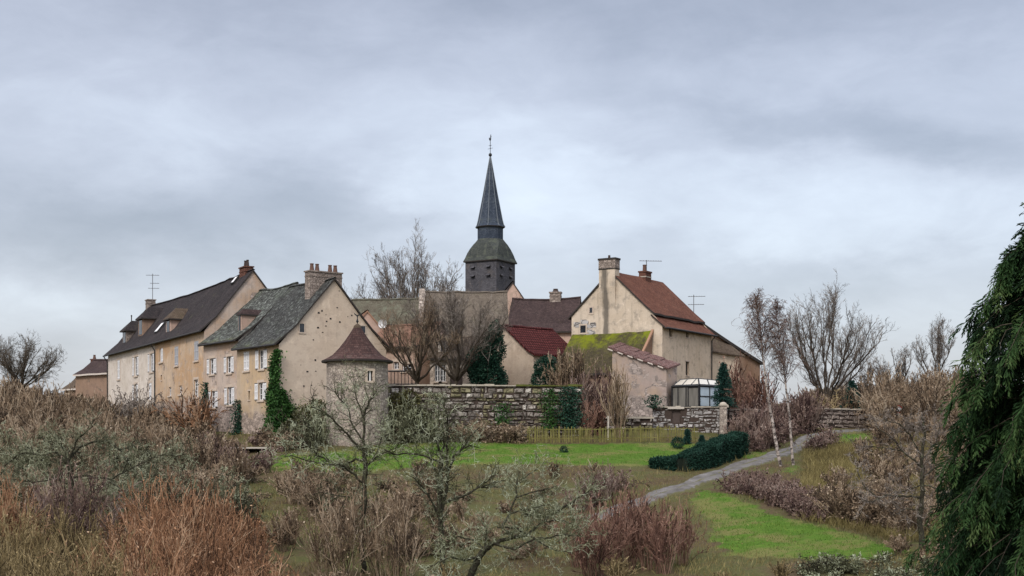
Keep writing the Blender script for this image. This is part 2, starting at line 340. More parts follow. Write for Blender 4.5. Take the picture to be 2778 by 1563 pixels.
M['grey_plaster'] = plaster('grey_plaster', (.50, .42, .33), (.44, .36, .275), (.30, .26, .215), (.36, .31, .26), .6, 0, .3, soot=(0, 4.2, .75))
M['cream_plaster'] = plaster('cream_plaster', (.61, .495, .375), (.56, .445, .325), (.34, .275, .21), (.36, .30, .26), .5, .02, .45)
M['rose_plaster'] = plaster('rose_plaster', (.50, .36, .29), (.44, .31, .25), (.36, .28, .22), (.36, .28, .24), .5, .09, .35)
M['shed_stone'] = plaster('shed_stone', (.36, .29, .26), (.40, .30, .22), (.30, .26, .235), (.33, .28, .255), 2.2, .16, .3)
M['brown_wall'] = plaster('brown_wall', (.28, .19, .14), (.25, .17, .12), (.2, .14, .11), (.24, .18, .14), 1, .1, .3)
M['tower_stone'] = rubble('tower_stone', (.20, .165, .14), (.33, .28, .235), (.47, .41, .35), 4.2, (.20, .17, .155))
M['wall_stone'] = rubble('wall_stone', (.14, .12, .105), (.27, .24, .215), (.42, .385, .35), 2.5, (.10, .085, .075))
M['stone_dark'] = rubble('stone_dark', (.085, .075, .068), (.16, .14, .125), (.27, .24, .215), 2.5, (.07, .06, .05))
M['stone_pale'] = rubble('stone_pale', (.30, .27, .24), (.47, .44, .40), (.62, .58, .53), 2.5, (.2, .18, .16))
M['stone_mossy'] = rubble('stone_mossy', (.10, .095, .05), (.19, .175, .10), (.30, .27, .18), 2.5, (.07, .06, .04))
M['grey_stone'] = rubble('grey_stone', (.15, .145, .14), (.29, .275, .27), (.46, .44, .43), 2.2, (.12, .11, .10))
M['chimney_stone'] = rubble('chimney_stone', (.14, .115, .10), (.25, .205, .18), (.38, .32, .28), 4.0, (.16, .13, .11))
M['brick'] = tiles('brick', (.10, .052, .040), (.19, .092, .068), tw=.24, th=.085, joint=.5, low=0)
M['dark_tiles'] = tiles('dark_tiles', (.026, .023, .025), (.058, .048, .048), (.085, .09, .05), .12, (.14, .13, .125), .12)
M['mottled_tiles'] = tiles('mottled_tiles', (.030, .031, .029), (.078, .080, .074), (.095, .115, .085), .45, (.34, .37, .34), .62, eavemoss=(6.2, (.105, .115, .03)))
M['mottled_tiles_dark'] = tiles('mottled_tiles_dark', (.028, .028, .028), (.070, .070, .067), (.08, .095, .07), .35, (.30, .33, .31), .45, eavemoss=(6.0, (.09, .10, .028)))
M['turret_tiles'] = tiles('turret_tiles', (.045, .027, .026), (.098, .058, .052), (.13, .10, .07), .12, (.2, .17, .15), .2)
M['green_tiles'] = tiles('green_tiles', (.085, .074, .055), (.135, .122, .092), (.155, .175, .125), .6, (.22, .23, .18), .3)
M['brown_tiles'] = tiles('brown_tiles', (.072, .053, .040), (.130, .098, .072), (.14, .125, .07), .3, (.21, .18, .14), .25)
M['faded_tiles'] = tiles('faded_tiles', (.105, .085, .068), (.175, .148, .118), (.14, .13, .09), .35, (.24, .21, .17), .35)
M['umber_tiles'] = tiles('umber_tiles', (.040, .028, .028), (.080, .055, .052), (.11, .085, .06), .12, (.16, .13, .12), .15)
M['orange_tiles'] = tiles('orange_tiles', (.16, .088, .062), (.27, .155, .112), (.19, .15, .10), .25, (.38, .28, .2), .2)
M['russet_tiles'] = tiles('russet_tiles', (.098, .042, .030), (.172, .077, .053), (.13, .085, .05), .15, (.28, .17, .12), .2, .2, .16)
M['red_tiles'] = tiles('red_tiles', (.085, .022, .022), (.155, .046, .042), None, 0, None, 0, .24, .34, .85, rowbump=1.0, mort=.22)
M['purple_tiles'] = tiles('purple_tiles', (.11, .062, .058), (.19, .115, .105), (.2, .17, .14), .2, (.38, .34, .32), .3, .2, .25)
M['moss_tiles'] = tiles('moss_tiles', (.045, .038, .024), (.085, .070, .045), (.085, .085, .018), .5, (.13, .12, .045), .5, eavemoss=(6.7, (.165, .190, .014)), low=-1.3)
M['slate'] = tiles('slate', (.036, .047, .068), (.088, .108, .142), (.10, .115, .105), .25, (.17, .19, .21), .2, .2, .14, .4)
M['dome_slate'] = tiles('dome_slate', (.044, .050, .050), (.088, .096, .088), (.13, .145, .105), .55, (.15, .16, .14), .25, .2, .14, .4)
M['belfry_slate'] = tiles('belfry_slate', (.066, .066, .076), (.125, .122, .136), (.155, .13, .11), .35, (.16, .16, .17), .2, .2, .14, .4)
M['lead'] = plain('lead', (.17, .19, .21), .5, .2)
M['dark_void'] = plain('dark_void', (.012, .012, .014), .6, .2)
M['void_brown'] = plain('void_brown', (.05, .035, .028), .8, .3)
m, g = newmat('window_glass'); M['glass'] = finish(m, g, g.ramp(g.noise(objc(g), 1.1, 3, .5), [(.4, (.012, .014, .018)), (.65, (.045, .055, .07))]), .08, spec=.6)
m, g = newmat('pale_glass'); M['pale_glass'] = finish(m, g, g.ramp(g.noise(g.mapv(objc(g), (4, 4, .5)), 1.0, 3, .5), [(.3, (.11, .105, .095)), (.7, (.22, .21, .19))]), .08, spec=.7)
m, g = newmat('blue_glass'); M['blue_glass'] = finish(m, g, g.ramp(g.noise(objc(g), 1.3, 3, .5), [(.3, (.42, .52, .62)), (.7, (.56, .66, .74))]), .07, spec=.7)
M['roof_glass'] = plain('roof_glass', (.66, .62, .54), .25, .08, 2, .5)
M['white_paint'] = plain('white_paint', (.74, .74, .75), .6, .10, 3)
M['grey_paint'] = plain('grey_paint', (.42, .43, .46), .7, .12, 3)
M['trim_stone'] = plain('trim_stone', (.52, .43, .35), .9, .18, 3)
M['dark_metal'] = plain('dark_metal', (.022, .023, .026), .5, .3, metal=.2)
M['mast_metal'] = plain('mast_metal', (.16, .16, .17), .45, .3, metal=.4)
M['zinc'] = plain('zinc', (.035, .034, .034), .6, .25)
M['verge'] = plain('verge', (.040, .034, .031), .9, .35, 6)
M['verge_orange'] = plain('verge_orange', (.30, .175, .115), .9, .25, 6)
M['verge_pale'] = plain('verge_pale', (.55, .49, .44), .9, .2, 6)
M['dark_wood'] = plain('dark_wood', (.055, .035, .03), .8, .3, 6)
M['door_brown'] = plain('door_brown', (.075, .056, .05), .8, .25, 6)
M['pot_clay'] = plain('pot_clay', (.12, .068, .052), .85, .25, 6)
M['pot_dark'] = plain('pot_dark', (.055, .038, .034), .85, .25, 6)
M['coping'] = plain('coping', (.40, .36, .30), .95, .35, 4)
M['moss_coping'] = plain('moss_coping', (.095, .105, .025), .95, .4, 4)
M['concrete'] = plain('concrete', (.45, .41, .36), .9, .2, 4)
m, g = newmat('mossy_wood'); M['mossy_wood'] = finish(m, g, g.ramp(g.noise(objc(g), 1.6, 5, .6), [(.3, (.085, .080, .025)), (.5, (.16, .148, .045)), (.7, (.24, .22, .085))]), .9)

# ------------------------------------------------------------------ house builder
RH = np.random.default_rng(11)
class House:
    """frame: x along the front from its left corner A to its right corner B, y into the depth, z up from z0"""
    def __init__(s, name, label, A, B, z0, zE, depth, zR, group=None, cat='house'):
        s.A, s.B = Vector((A[0], A[1], 0)), Vector((B[0], B[1], 0)); d = s.B-s.A; s.L = d.length; s.eu = d/s.L; s.ev = Vector((-s.eu.y, s.eu.x, 0))
        s.z0, s.zE, s.zR, s.D = z0, zE-z0, zR-z0, depth; s.sl = (zR-zE)/(depth/2)
        s.root = empty(name, label, cat, (A[0], A[1], z0), math.atan2(s.eu.y, s.eu.x), group)
    def loc(s, p): r = Vector(p)-Vector((s.A.x, s.A.y, s.z0)); return Vector((r.dot(s.eu), r.dot(s.ev), r.z))
    def ray(s, px, py): return Vector(((px-CX)/F, 1, (HY-py)/F))
    def onplane(s, px, py, axis, val):
        d = s.ray(px, py); a = s.loc((0, 0, 0)); b = s.loc(d)-a; k = (val-a[axis])/b[axis]; return a+b*k
    def fz(s, px, py): p = s.onplane(px, py, 1, 0); return p.x, p.z
    def gz(s, px, py, u=None): p = s.onplane(px, py, 0, s.L if u is None else u); return p.y, p.z
    def rz(s, px, py):
        d = s.ray(px, py); a = s.loc((0, 0, 0)); b = s.loc(d)-a
        k = (s.zE+s.sl*a.y-a.z)/(b.z-s.sl*b.y); return a+b*k
    def front(s, mat, holes=(), u0=0, u1=None, zlo=0, zhi=None, label=None, name='front_wall', rev=.22):
        u1 = s.L if u1 is None else u1; zhi = s.zE if zhi is None else zhi; mb = MB()
        us = sorted({u0, u1, *[h[0] for h in holes], *[h[1] for h in holes]}); zs = sorted({zlo, zhi, *[h[2] for h in holes], *[h[3] for h in holes]})
        for a, b in zip(us, us[1:]):
            for c, d in zip(zs, zs[1:]):
                if not any(h[0]-1e-6 <= a and b <= h[1]+1e-6 and h[2]-1e-6 <= c and d <= h[3]+1e-6 for h in holes): mb.face([(a, 0, c), (b, 0, c), (b, 0, d), (a, 0, d)])
        for a, b, c, d in holes:
            mb.face([(a, 0, c), (a, 0, d), (a, rev, d), (a, rev, c)]); mb.face([(b, 0, d), (b, 0, c), (b, rev, c), (b, rev, d)])
            mb.face([(a, 0, c), (a, rev, c), (b, rev, c), (b, 0, c)]); mb.face([(a, 0, d), (b, 0, d), (b, rev, d), (a, rev, d)])
        o = mb.build(name, mat, s.root)
        if label: o['label'] = label
        return o
    def body(s, mat, gmat=None, left=True, right=True, holes=None, rightlabel=None):
        """back wall and gable walls"""
        mb = MB(); mb.face([(s.L, s.D, 0), (0, s.D, 0), (0, s.D, s.zE), (s.L, s.D, s.zE)])
        if left: mb.face([(0, s.D, 0), (0, 0, 0), (0, 0, s.zE), (0, s.D/2, s.zR), (0, s.D, s.zE)])
        if right and not gmat: mb.face([(s.L, 0, 0), (s.L, s.D, 0), (s.L, s.D, s.zE), (s.L, s.D/2, s.zR), (s.L, 0, s.zE)])
        mb.build('wall', mat, s.root)
        if right and gmat:
            mb = MB(); mb.face([(s.L, 0, 0), (s.L, s.D, 0), (s.L, s.D, s.zE), (s.L, s.D/2, s.zR), (s.L, 0, s.zE)])
            for (v, z, w, h) in (holes or []):
                mb.box(s.L-.02, s.L+.012, v-w/2, v+w/2, z-h/2, z+h/2, 1)
            o = mb.build('gable_wall', [gmat, M['dark_void']], s.root)
            if rightlabel: o['label'] = rightlabel
    def roof(s, mat, ov=.35, vl=.22, vr=.22, nu=14, amp=.05, thick=.16, vmat=None, flare=.9, sag=.10, name='roof', lift=.10, verge_w=.14):
        prof = []
        for sgn in (0, 1):
            a = [(-ov, s.zE-.02), (flare, s.zE+flare*s.sl*.97)]+[(s.D/2*t, s.zE+s.D/2*t*s.sl) for t in (.45, .7, .88)]
            a = [p for i, p in enumerate(a) if i < 2 or p[0] > flare+.3]
            prof += a if sgn == 0 else [(s.D/2, s.zR)]+[(s.D-y, z) for y, z in a[::-1]]
        us = np.linspace(-vl, s.L+vr, nu+1); mb = MB(); grid = []
        for i, u in enumerate(us):
            t = (u+vl)/(s.L+vl+vr); sg = -sag*math.sin(math.pi*t)
            grid.append([Vector((u, y, z+lift+(RH.normal(0, amp)*.6 if 0 < i < nu else 0)+sg*(1-abs(y-s.D/2)/(s.D/2+ov))+RH.normal(0, amp*.25))) for y, z in prof])
        up = Vector((0, 0, thick)); n = len(prof)
        for i in range(nu):
            for j in range(n-1):
                mb.face([grid[i][j], grid[i+1][j], grid[i+1][j+1], grid[i][j+1]])
                mb.face([grid[i][j]-up, grid[i][j+1]-up, grid[i+1][j+1]-up, grid[i+1][j]-up], 1)
            for j, fl in ((0, 1), (n-1, 0)):
                qd = [grid[i][j]-up, grid[i+1][j]-up, grid[i+1][j], grid[i][j]]; mb.face(qd if fl else qd[::-1], 1)
        for i, fl in ((0, 0), (nu, 1)):
            for j in range(n-1):
                qd = [grid[i][j]-up, grid[i][j+1]-up, grid[i][j+1], grid[i][j]]; mb.face(qd[::-1] if fl == 0 else qd, 1)
        # ridge tiles
        for i in range(nu):
            a, b = grid[i][n//2], grid[i+1][n//2]; e = Vector((0, .16, -.10)); e2 = Vector((0, -.16, -.10)); t = Vector((0, 0, .06))
            mb.face([a+e2+t, b+e2+t, b+t*1.3, a+t*1.3], 2); mb.face([a+t*1.3, b+t*1.3, b+e+t, a+e+t], 2)
        return mb.build(name, [mat, vmat or M['verge'], mat], s.root)
    def window(s, u, z, w, h, style='open', sw=None, smat=None, trim=True, sill=True, bars=2, axis='f'):
        """frame, pane and shutters; the hole is cut by front()"""
        mb = MB(); r = .14; f = .055
        for a, b in ((u-w/2, u-w/2+f), (u+w/2-f, u+w/2), (u-f*.7, u+f*.7)): mb.box(a, b, r-.03, r+.03, z-h/2, z+h/2)
        for k in range(bars+2):
            zc = z-h/2+h*k/(bars+1); e = f/2 if 0 < k < bars+1 else f; zc = min(max(zc, z-h/2+e/2), z+h/2-e/2)
            mb.box(u-w/2, u+w/2, r-.026, r+.026, zc-e/2, zc+e/2)
        if trim:
            mb.box(u-w/2-.16, u-w/2-.004, -.025, .05, z-h/2, z+h/2, 1); mb.box(u+w/2+.004, u+w/2+.16, -.025, .05, z-h/2, z+h/2, 1)
            mb.box(u-w/2-.16, u+w/2+.16, -.028, .05, z+h/2+.004, z+h/2+.20, 1)
        if sill: mb.box(u-w/2-.14, u+w/2+.14, -.09, .06, z-h/2-.13, z-h/2-.004, 1)
        wn = mb.build('window', [M['white_paint'], M['trim_stone']], s.root)
        pb = MB(); pb.face([(u-w/2, r+.012, z-h/2), (u+w/2, r+.012, z-h/2), (u+w/2, r+.012, z+h/2), (u-w/2, r+.012, z+h/2)]); pb.build('pane', M['glass'], wn)
        smat = smat or M['white_paint']
        sw = sw or w/2
        spots = {'open': [(u-w/2-sw/2-.02, -.035), (u+w/2+sw/2+.02, -.035)], 'closed': [(u-w/4, .02), (u+w/4, .02)], 'right': [(u+w/4, .02)], 'halfopen': [(u-w/2-sw/2-.02, -.035), (u+w/4, .02)], 'none': []}[style]
        for uc, yc in spots:
            hw = (sw if style in ('open',) or uc < u-w/2 or uc > u+w/2 else w/2)/2-.012; sb = MB()
            sb.box(uc-hw, uc+hw, yc-.022, yc+.022, z-h/2+.02, z+h/2-.01)
            for zz in (z-h/2+.16, z, z+h/2-.16): sb.box(uc-hw+.02, uc+hw-.02, yc-.042, yc-.022, zz-.05, zz+.05)
            for k in range(1, 4): sb.box(uc-hw+2*hw*k/4-.008, uc-hw+2*hw*k/4+.008, yc-.026, yc-.018, z-h/2+.04, z+h/2-.03, 1)
            if style == 'open':                               # hinge straps, their dark colour also painting the shaded gap under the leaf
                for zz in (z-h/2+.03, z+h/2-.03): sb.box(uc-hw, uc+hw, yc-.046, yc-.020, zz-.018, zz+.018, 1)
            sb.build('shutter', [smat, M['dark_metal']], wn)
    def hole(s, u, z, w, h): return (u-w/2, u+w/2, z-h/2, z+h/2)
    def slit(s, u, z, w, h):
        mb = MB(); mb.face([(u-w/2, .2, z-h/2), (u+w/2, .2, z-h/2), (u+w/2, .2, z+h/2), (u-w/2, .2, z+h/2)])
        mb.box(u-w/2-.10, u+w/2+.10, -.02, .05, z+h/2+.004, z+h/2+.10, 1); mb.box(u-w/2-.08, u+w/2+.08, -.05, .05, z-h/2-.08, z-h/2-.004, 1)
        mb.build('slit_window', [M['dark_void'], M['trim_stone']], s.root)
    def chimney(s, u, v, su, sv, zb, zt, mat, pots=(), cap=.10, capmat=None, potmat=None, poth=.5, potr=.13):
        mb = MB(); mb.box(u-su/2, u+su/2, v-sv/2, v+sv/2, zb, zt)
        mb.box(u-su/2-.07, u+su/2+.07, v-sv/2-.07, v+sv/2+.07, zt+.003, zt+cap, 1); mb.box(u-su/2-.03, u+su/2+.03, v-sv/2-.03, v+sv/2+.03, zt-.35, zt-.27, 1)
        c = mb.build('chimney', [mat, capmat or mat], s.root)
        for du, dv in pots:
            pb = MB(); pb.lathe([(potr*.75, zt+cap), (potr*1.15, zt+cap+.02), (potr, zt+cap+.1), (potr*.72, zt+cap+poth*.85), (potr*.9, zt+cap+poth*.9), (potr*.85, zt+cap+poth), (potr*.4, zt+cap+poth), (potr*.4, zt+cap+poth-.1), (0, zt+cap+poth-.1)], u+du, v+dv, 12)
            pb.build('chimney_pot', potmat or M['pot_clay'], c)
        return c
    def dormer(s, u, vf, w, h, mat, rmat, hip=True, over=.25, finial=False):
        """front at depth vf, cheeks running back into the slope; hipped little roof"""
        zb = s.zE+s.sl*vf; zt = zb+h; vb = vf+h/s.sl; mb = MB()
        mb.face([(u-w/2, vf, zb-.2), (u+w/2, vf, zb-.2), (u+w/2, vf, zt), (u-w/2, vf, zt)])
        mb.face([(u+w/2, vf, zb-.2), (u+w/2, vb, zt-.2), (u+w/2, vb, zt), (u+w/2, vf, zt)]); mb.face([(u-w/2, vb, zt-.2), (u-w/2, vf, zb-.2), (u-w/2, vf, zt), (u-w/2, vb, zt)])
        d = mb.build('dormer', mat, s.root)
        wb = MB(); wb.box(u-w*.3, u+w*.3, vf-.03, vf+.02, zb+.1, zt-.12); wb.build('pane', M['glass'], d)
        rb = MB(); zr = zt+w*.62; o = over; vr = vf+(zr-zt)/s.sl+h/s.sl+.15
        e = [(u-w/2-o, vf-o, zt-.08), (u+w/2+o, vf-o, zt-.08)]; ridge0 = (u, vf+(w*.45 if hip else -o), zr); ridge1 = (u, vr+.2, zr)
        eb = [(u-w/2-o, vb+.2, zt-.08), (u+w/2+o, vb+.2, zt-.08)]; up = .11
        rb.face([e[0], e[1], ridge0]); rb.face([e[1], eb[1], ridge1, ridge0]); rb.face([eb[0], e[0], ridge0, ridge1])
        lo = lambda p: (p[0], p[1], p[2]-up)
        rb.face([lo(e[0]), lo(e[1]), e[1], e[0]], 1); rb.face([lo(e[1]), lo(eb[1]), eb[1], e[1]], 1); rb.face([lo(eb[0]), lo(e[0]), e[0], eb[0]], 1); rb.face([lo(e[1]), lo(e[0]), lo(eb[0]), lo(eb[1])], 1)
        if finial: rb.tube([(ridge0[0], ridge0[1], zr-.05), (ridge0[0], ridge0[1], zr+.45)], .05, 6, 1); rb.lathe([(0, zr+.38), (.10, zr+.47), (0, zr+.58)], ridge0[0], ridge0[1], 8, 1)
        rb.build('dormer_roof', [rmat, M['verge']], d)
    def gutter(s, u0=None, u1=None, ov=.42):
        u0 = -.2 if u0 is None else u0; u1 = s.L+.2 if u1 is None else u1; mb = MB(); n = 8
        mb.tube([(u0+(u1-u0)*k/n, -ov, s.zE-.02) for k in range(n+1)], .075, 8); mb.build('gutter', M['zinc'], s.root)
    def pipe(s, u, z1=None):
        mb = MB(); z1 = s.zE-.1 if z1 is None else z1
        mb.tube([(u, -.40, z1), (u, -.34, z1-.12), (u, -.10, z1-.45), (u, -.08, z1-.6), (u, -.08, .05)], .055, 8); mb.build('drainpipe', M['zinc'], s.root)
# ------------------------------------------------------------------ long house on the left: white half and ochre half under one dark roof
H = House('long_house', 'long dark roofed house at far left of the row, front half white half ochre', XY(293, 146.6), XY(554, 118), 2.6, 10.25, 8.1, 15.35)
us = H.fz(421, 1000)[0]
def place(h, px, py, w, hpx): u, z = h.fz(px, py); Yd = (h.A+h.eu*u).y; return u, z, w, hpx*Yd/F
wA = [place(H, 322.2, 1003, 1.05, 53), place(H, 368.8, 994, 1.1, 52), place(H, 411, 984.4, 1.1, 50)]
wA2 = [place(H, 408, 1062, 1.0, 46), place(H, 368, 1066, 1.0, 46)]
wB = [place(H, 437, 964, 1.2, 37), place(H, 478.7, 966, 1.1, 52), place(H, 532.7, 952, 1.2, 53)]
wB2 = [place(H, 532, 1054, 1.15, 48), place(H, 489, 1058, .8, 24), place(H, 461, 1062, .8, 24)]
hl = lambda L: [H.hole(*w) for w in L]
H.front(M['white_plaster'], hl(wA+wA2), 0, us, label='white rendered left half of the front')
sl = place(H, 438, 1025, .35, 14)
H.front(M['ochre_plaster'], hl(wB+wB2+[sl]), us, H.L, label='ochre rendered right half of the front'); H.slit(*sl)
H.window(*wA[0], 'closed'); H.window(*wA[1], 'open', .5); H.window(*wA[2], 'open', .5); H.window(*wA2[0], 'closed'); H.window(*wA2[1], 'open', .45)
H.window(*wB[0], 'right', trim=False); H.window(*wB[1], 'closed', smat=M['grey_paint'], trim=False); H.window(*wB[2], 'closed', smat=M['grey_paint'], trim=False)
H.window(*wB2[0], 'none', bars=4); H.window(*wB2[1], 'none', trim=False); H.window(*wB2[2], 'none', trim=False)
H.body(M['white_plaster'], M['pink_plaster'])
H.roof(M['dark_tiles'], ov=.4, vl=.12, vr=.12, nu=26, amp=.035, sag=.28, flare=1.0)
H.gutter(); H.pipe(us+.1); H.pipe(.05)
H.chimney(.75, H.D/2, 1.0, .75, H.zR-.9, H.zR+.55, M['chimney_stone'])
H.chimney(H.L-2.0, H.D/2+.1, 1.5, .7, H.zR-.8, H.zR+.42, M['brick'], [(-.25, 0), (.35, 0)], potmat=M['pot_dark'], poth=.55)
for px, py, w, h, rm, fin, wm in ((340, 932, 1.5, 1.35, 'dark_tiles', True, 'chimney_stone'), (384, 910, 1.7, 1.7, 'dark_tiles', False, 'brown_wall'), (459, 903, 1.5, 1.3, 'brown_tiles', False, 'rose_plaster')):
    p = H.rz(px, py); H.dormer(p.x-.3, p.y, w, h, M[wm], M[rm], hip=True, finial=fin)
p = H.rz(434, 893); mb = MB(); s_ = H.sl; n_ = Vector((0, -s_, 1)).normalized()
def slab(mb, u0, u1, v0, v1, off0, off1, mi=None):
    c = []
    for o in (off0, off1):
        for u, v in ((u0, v0), (u1, v0), (u1, v1), (u0, v1)): c.append(Vector((u, v, H.zE+s_*v+.10))+n_*o)
    mb.hexa(c, mi)
for (q, w, hh) in ((p, .95, .75), (H.rz(638, 764), .7, .5)):
    mb = MB(); slab(mb, q.x-w/2, q.x+w/2, q.y-hh/2, q.y+hh/2, -.05, .10, 1); slab(mb, q.x-w/2+.07, q.x+w/2-.07, q.y-hh/2+.06, q.y+hh/2-.06, .103, .115, 0)
    sk = mb.build('skylight', [M['white_paint'], M['zinc']], H.root)

# antennas: mast with cross elements, standing on a chimney
def antenna(name, label, base, h, booms, yaw=0.0, group=None):
    r = empty(name, label, 'antenna', base, yaw, group); mb = MB(); mb.tube([(0, 0, -.35), (0, 0, h)], .034, 6); mb.build('mast', M['mast_metal'], r)
    for z, L, off, ne, el_ in booms:
        mb = MB(); mb.tube([(off-L/2, 0, z), (off+L/2, 0, z)], .024, 5)
        for k in range(ne):
            x = off-L/2+L*(k+.5)/ne; mb.tube([(x, -el_/2, z+.02), (x, el_/2, z+.02)], .014, 4)
        mb.build('boom', M['mast_metal'], r)
Y = 147; antenna('television_antenna', 'tall roof antenna with three crossbars on the long house at the left end', P(414, 800, Y)+Vector((0, 0, -.2)), 2.3, [(2.15, 1.3, 0, 6, .5), (1.35, .9, .2, 4, .4), (.85, 1.1, .1, 4, .5)], .1)

# ------------------------------------------------------------------ middle house, mottled roof
H = House('middle_house', 'narrow pink fronted house with mottled grey roof, between long house and gable house', XY(552, 117.5), XY(647, 112.35), 2.0, 9.05, 9.8, 13.70)
ws = [place(H, 575.3, 994, .85, 43), place(H, 622, 989.5, .85, 45), place(H, 579, 1083.6, .85, 45), place(H, 623.5, 1074.5, .85, 48)]
H.front(M['pink_plaster'], [H.hole(*w) for w in ws])
for w in ws: H.window(*w, 'open', .42)
H.body(M['pink_plaster'], M['white_plaster'])
H.roof(M['mottled_tiles'], ov=.42, vl=.2, vr=.25, nu=10, amp=.06, sag=.14, flare=1.3); H.gutter(0, H.L)
p = H.rz(652, 902); H.dormer(p.x-.1, p.y, .55, 1.5, M['rose_plaster'], M['umber_tiles'], over=.12)

# ------------------------------------------------------------------ near house with the big gable
H = House('gable_house', 'house with golden front and broad bare rendered gable under a four pot chimney', XY(643, 112.0), XY(757, 106.6), 1.4, 8.30, 9.1, 13.35)
ws = [place(H, 668.6, 980, .9, 52), place(H, 709.6, 975, .82, 53), place(H, 708, 1062, .82, 48)]; sl = place(H, 675.8, 1073, .28, 24)
H.front(M['gold_plaster'], [H.hole(*w) for w in ws+[sl]])
H.window(*ws[0], 'closed', trim=False); H.window(*ws[1], 'open', .5); H.window(*ws[2], 'open', .5); H.slit(*sl)
dots = [(960, 470), (1015, 485), (1050, 515), (1100, 432), (1020, 535), (990, 618), (920, 675), (935, 828), (875, 915), (938, 912), (825, 865), (905, 1018), (848, 1025), (1210, 490), (1180, 500), (1115, 305), (985, 455), (1015, 570), (955, 583), (1120, 540)]
rr = random.Random(2); hs = []
for bx, by in dots:
    v, z = H.gz(520+bx/2.787, 680+by/2.787); hs.append((v, z, rr.uniform(.05, .17), rr.uniform(.05, .13)))
H.body(M['gold_plaster'], M['gable_plaster'], holes=hs, rightlabel='broad beige gable wall dotted with small holes')
def gable_window(h, px, py, w, hh, u=None):
    v, z = h.gz(px, py, u); L = h.L if u is None else u; mb = MB()
    mb.box(L-.05, L+.03, v-w/2-.09, v-w/2, z-hh/2, z+hh/2); mb.box(L-.05, L+.03, v+w/2, v+w/2+.09, z-hh/2, z+hh/2); mb.box(L-.05, L+.05, v-w/2-.12, v+w/2+.12, z-hh/2-.1, z-hh/2-.003); mb.box(L-.05, L+.033, v-w/2-.1, v+w/2+.1, z+hh/2+.003, z+hh/2+.1)
    wn = mb.build('window', M['trim_stone'], h.root); pb = MB(); pb.box(L-.04, L+.014, v-w/2+.003, v+w/2-.003, z-hh/2+.003, z+hh/2-.003); pb.build('pane', M['glass'], wn)
gable_window(H, 819, 890, .38, .62); gable_window(H, 985, 894, .38, .5)
H.roof(M['mottled_tiles_dark'], ov=.42, vl=.2, vr=.16, nu=10, amp=.06, sag=.05, flare=1.3); H.gutter(0, H.L+.1)
H.chimney(H.L-1.55, H.D/2, .75, 2.75, H.zR-2.4, 13.95-1.4, M['chimney_stone'], [(0, -1.0), (0, -.55), (0, .55), (0, 1.0)], potmat=M['pot_clay'], poth=.55, potr=.17)
GH = H

# ------------------------------------------------------------------ round stone turret
c = P(969.5, 1246, 102); R0 = 2.12; tz = .75; ze = (HY-979)/F*102
T = empty('round_turret', 'round stone turret with bell shaped tiled roof, in front of the big gable', 'tower', (c.x, c.y, tz))
mb = MB(); N = 48; wa = math.atan2(-1, .58); hh = .5   # window bearing
zs = [0, 1.2, 2.4, (HY-1033)/F*100-tz, (HY-1006)/F*100-tz, ze-tz]
for z0_, z1_ in zip(zs, zs[1:]):
    for k in range(N):
        a, b = 6.28318*k/N, 6.28318*(k+1)/N; mid = math.atan2(math.sin((a+b)/2), math.cos((a+b)/2))
        if z0_ == zs[3] and abs(mid-wa) < .13:
            for e in (a, b):
                pass
            continue
        r0, r1 = R0*(1.02-.004*z0_), R0*(1.02-.004*z1_)
        mb.face([(r0*math.cos(a), r0*math.sin(a), z0_), (r0*math.cos(b), r0*math.sin(b), z0_), (r1*math.cos(b), r1*math.sin(b), z1_), (r1*math.cos(a), r1*math.sin(a), z1_)])
mb.build('wall', M['tower_stone'], T, uvcyl=(0, 0, R0))
wn = MB(); ca, sa = math.cos(wa), math.sin(wa)
def tw(r, t, z): return (r*ca-t*sa, r*sa+t*ca, z)
for t0, t1, z0_, z1_ in ((-.34, -.20, zs[3], zs[4]), (.20, .34, zs[3], zs[4]), (-.36, .36, zs[4]+.003, zs[4]+.16), (-.36, .36, zs[3]-.13, zs[3]-.003)):
    wn.hexa([tw(R0-.3, t0, z0_), tw(R0-.3, t1, z0_), tw(R0+.025, t1, z0_), tw(R0+.025, t0, z0_), tw(R0-.3, t0, z1_), tw(R0-.3, t1, z1_), tw(R0+.025, t1, z1_), tw(R0+.025, t0, z1_)])
w_ = wn.build('window', M['trim_stone'], T); pb = MB(); pb.face([tw(R0-.16, .2, zs[3]), tw(R0-.16, -.2, zs[3]), tw(R0-.16, -.2, zs[4]), tw(R0-.16, .2, zs[4])]); pb.build('pane', M['glass'], w_)
fb = MB(); fb.hexa([tw(R0-.13, -.02, zs[3]), tw(R0-.13, .07, zs[3]), tw(R0-.08, .07, zs[3]), tw(R0-.08, -.02, zs[3]), tw(R0-.13, -.02, zs[4]), tw(R0-.13, .07, zs[4]), tw(R0-.08, .07, zs[4]), tw(R0-.08, -.02, zs[4])]); fb.build('frame', M['white_paint'], w_)
zt = (HY-884)/F*102-tz; e_ = ze-tz
pr = [(R0-.1, e_-.16), (R0+.34, e_-.14), (R0+.36, e_-.02), (R0+.02, e_+.13), (R0*.80, e_+.40), (R0*.58, e_+.90), (R0*.40, e_+1.40), (R0*.24, e_+1.90), (.22, zt-.05), (.0, zt+.02)]
mb = MB(); mb.lathe(pr[:3], n=48, mi=1); mb.lathe(pr[2:], n=48, mi=0); mb.build('roof', [M['turret_tiles'], M['verge']], T, uvcyl=(0, 0, 1.4))
mb = MB(); mb.lathe([(.50, zt-.62), (.30, zt-.20), (.24, zt+.0), (.10, zt+.12), (0, zt+.14)], n=16); mb.build('ridge_cap', M['brown_tiles'], T, uvcyl=(0, 0, .4))
mb = MB(); mb.tube([(0, 0, zt), (0, 0, zt+.75)], .035, 6); mb.lathe([(0, zt+.15), (.10, zt+.30), (.03, zt+.5), (0, zt+.55)], n=8)
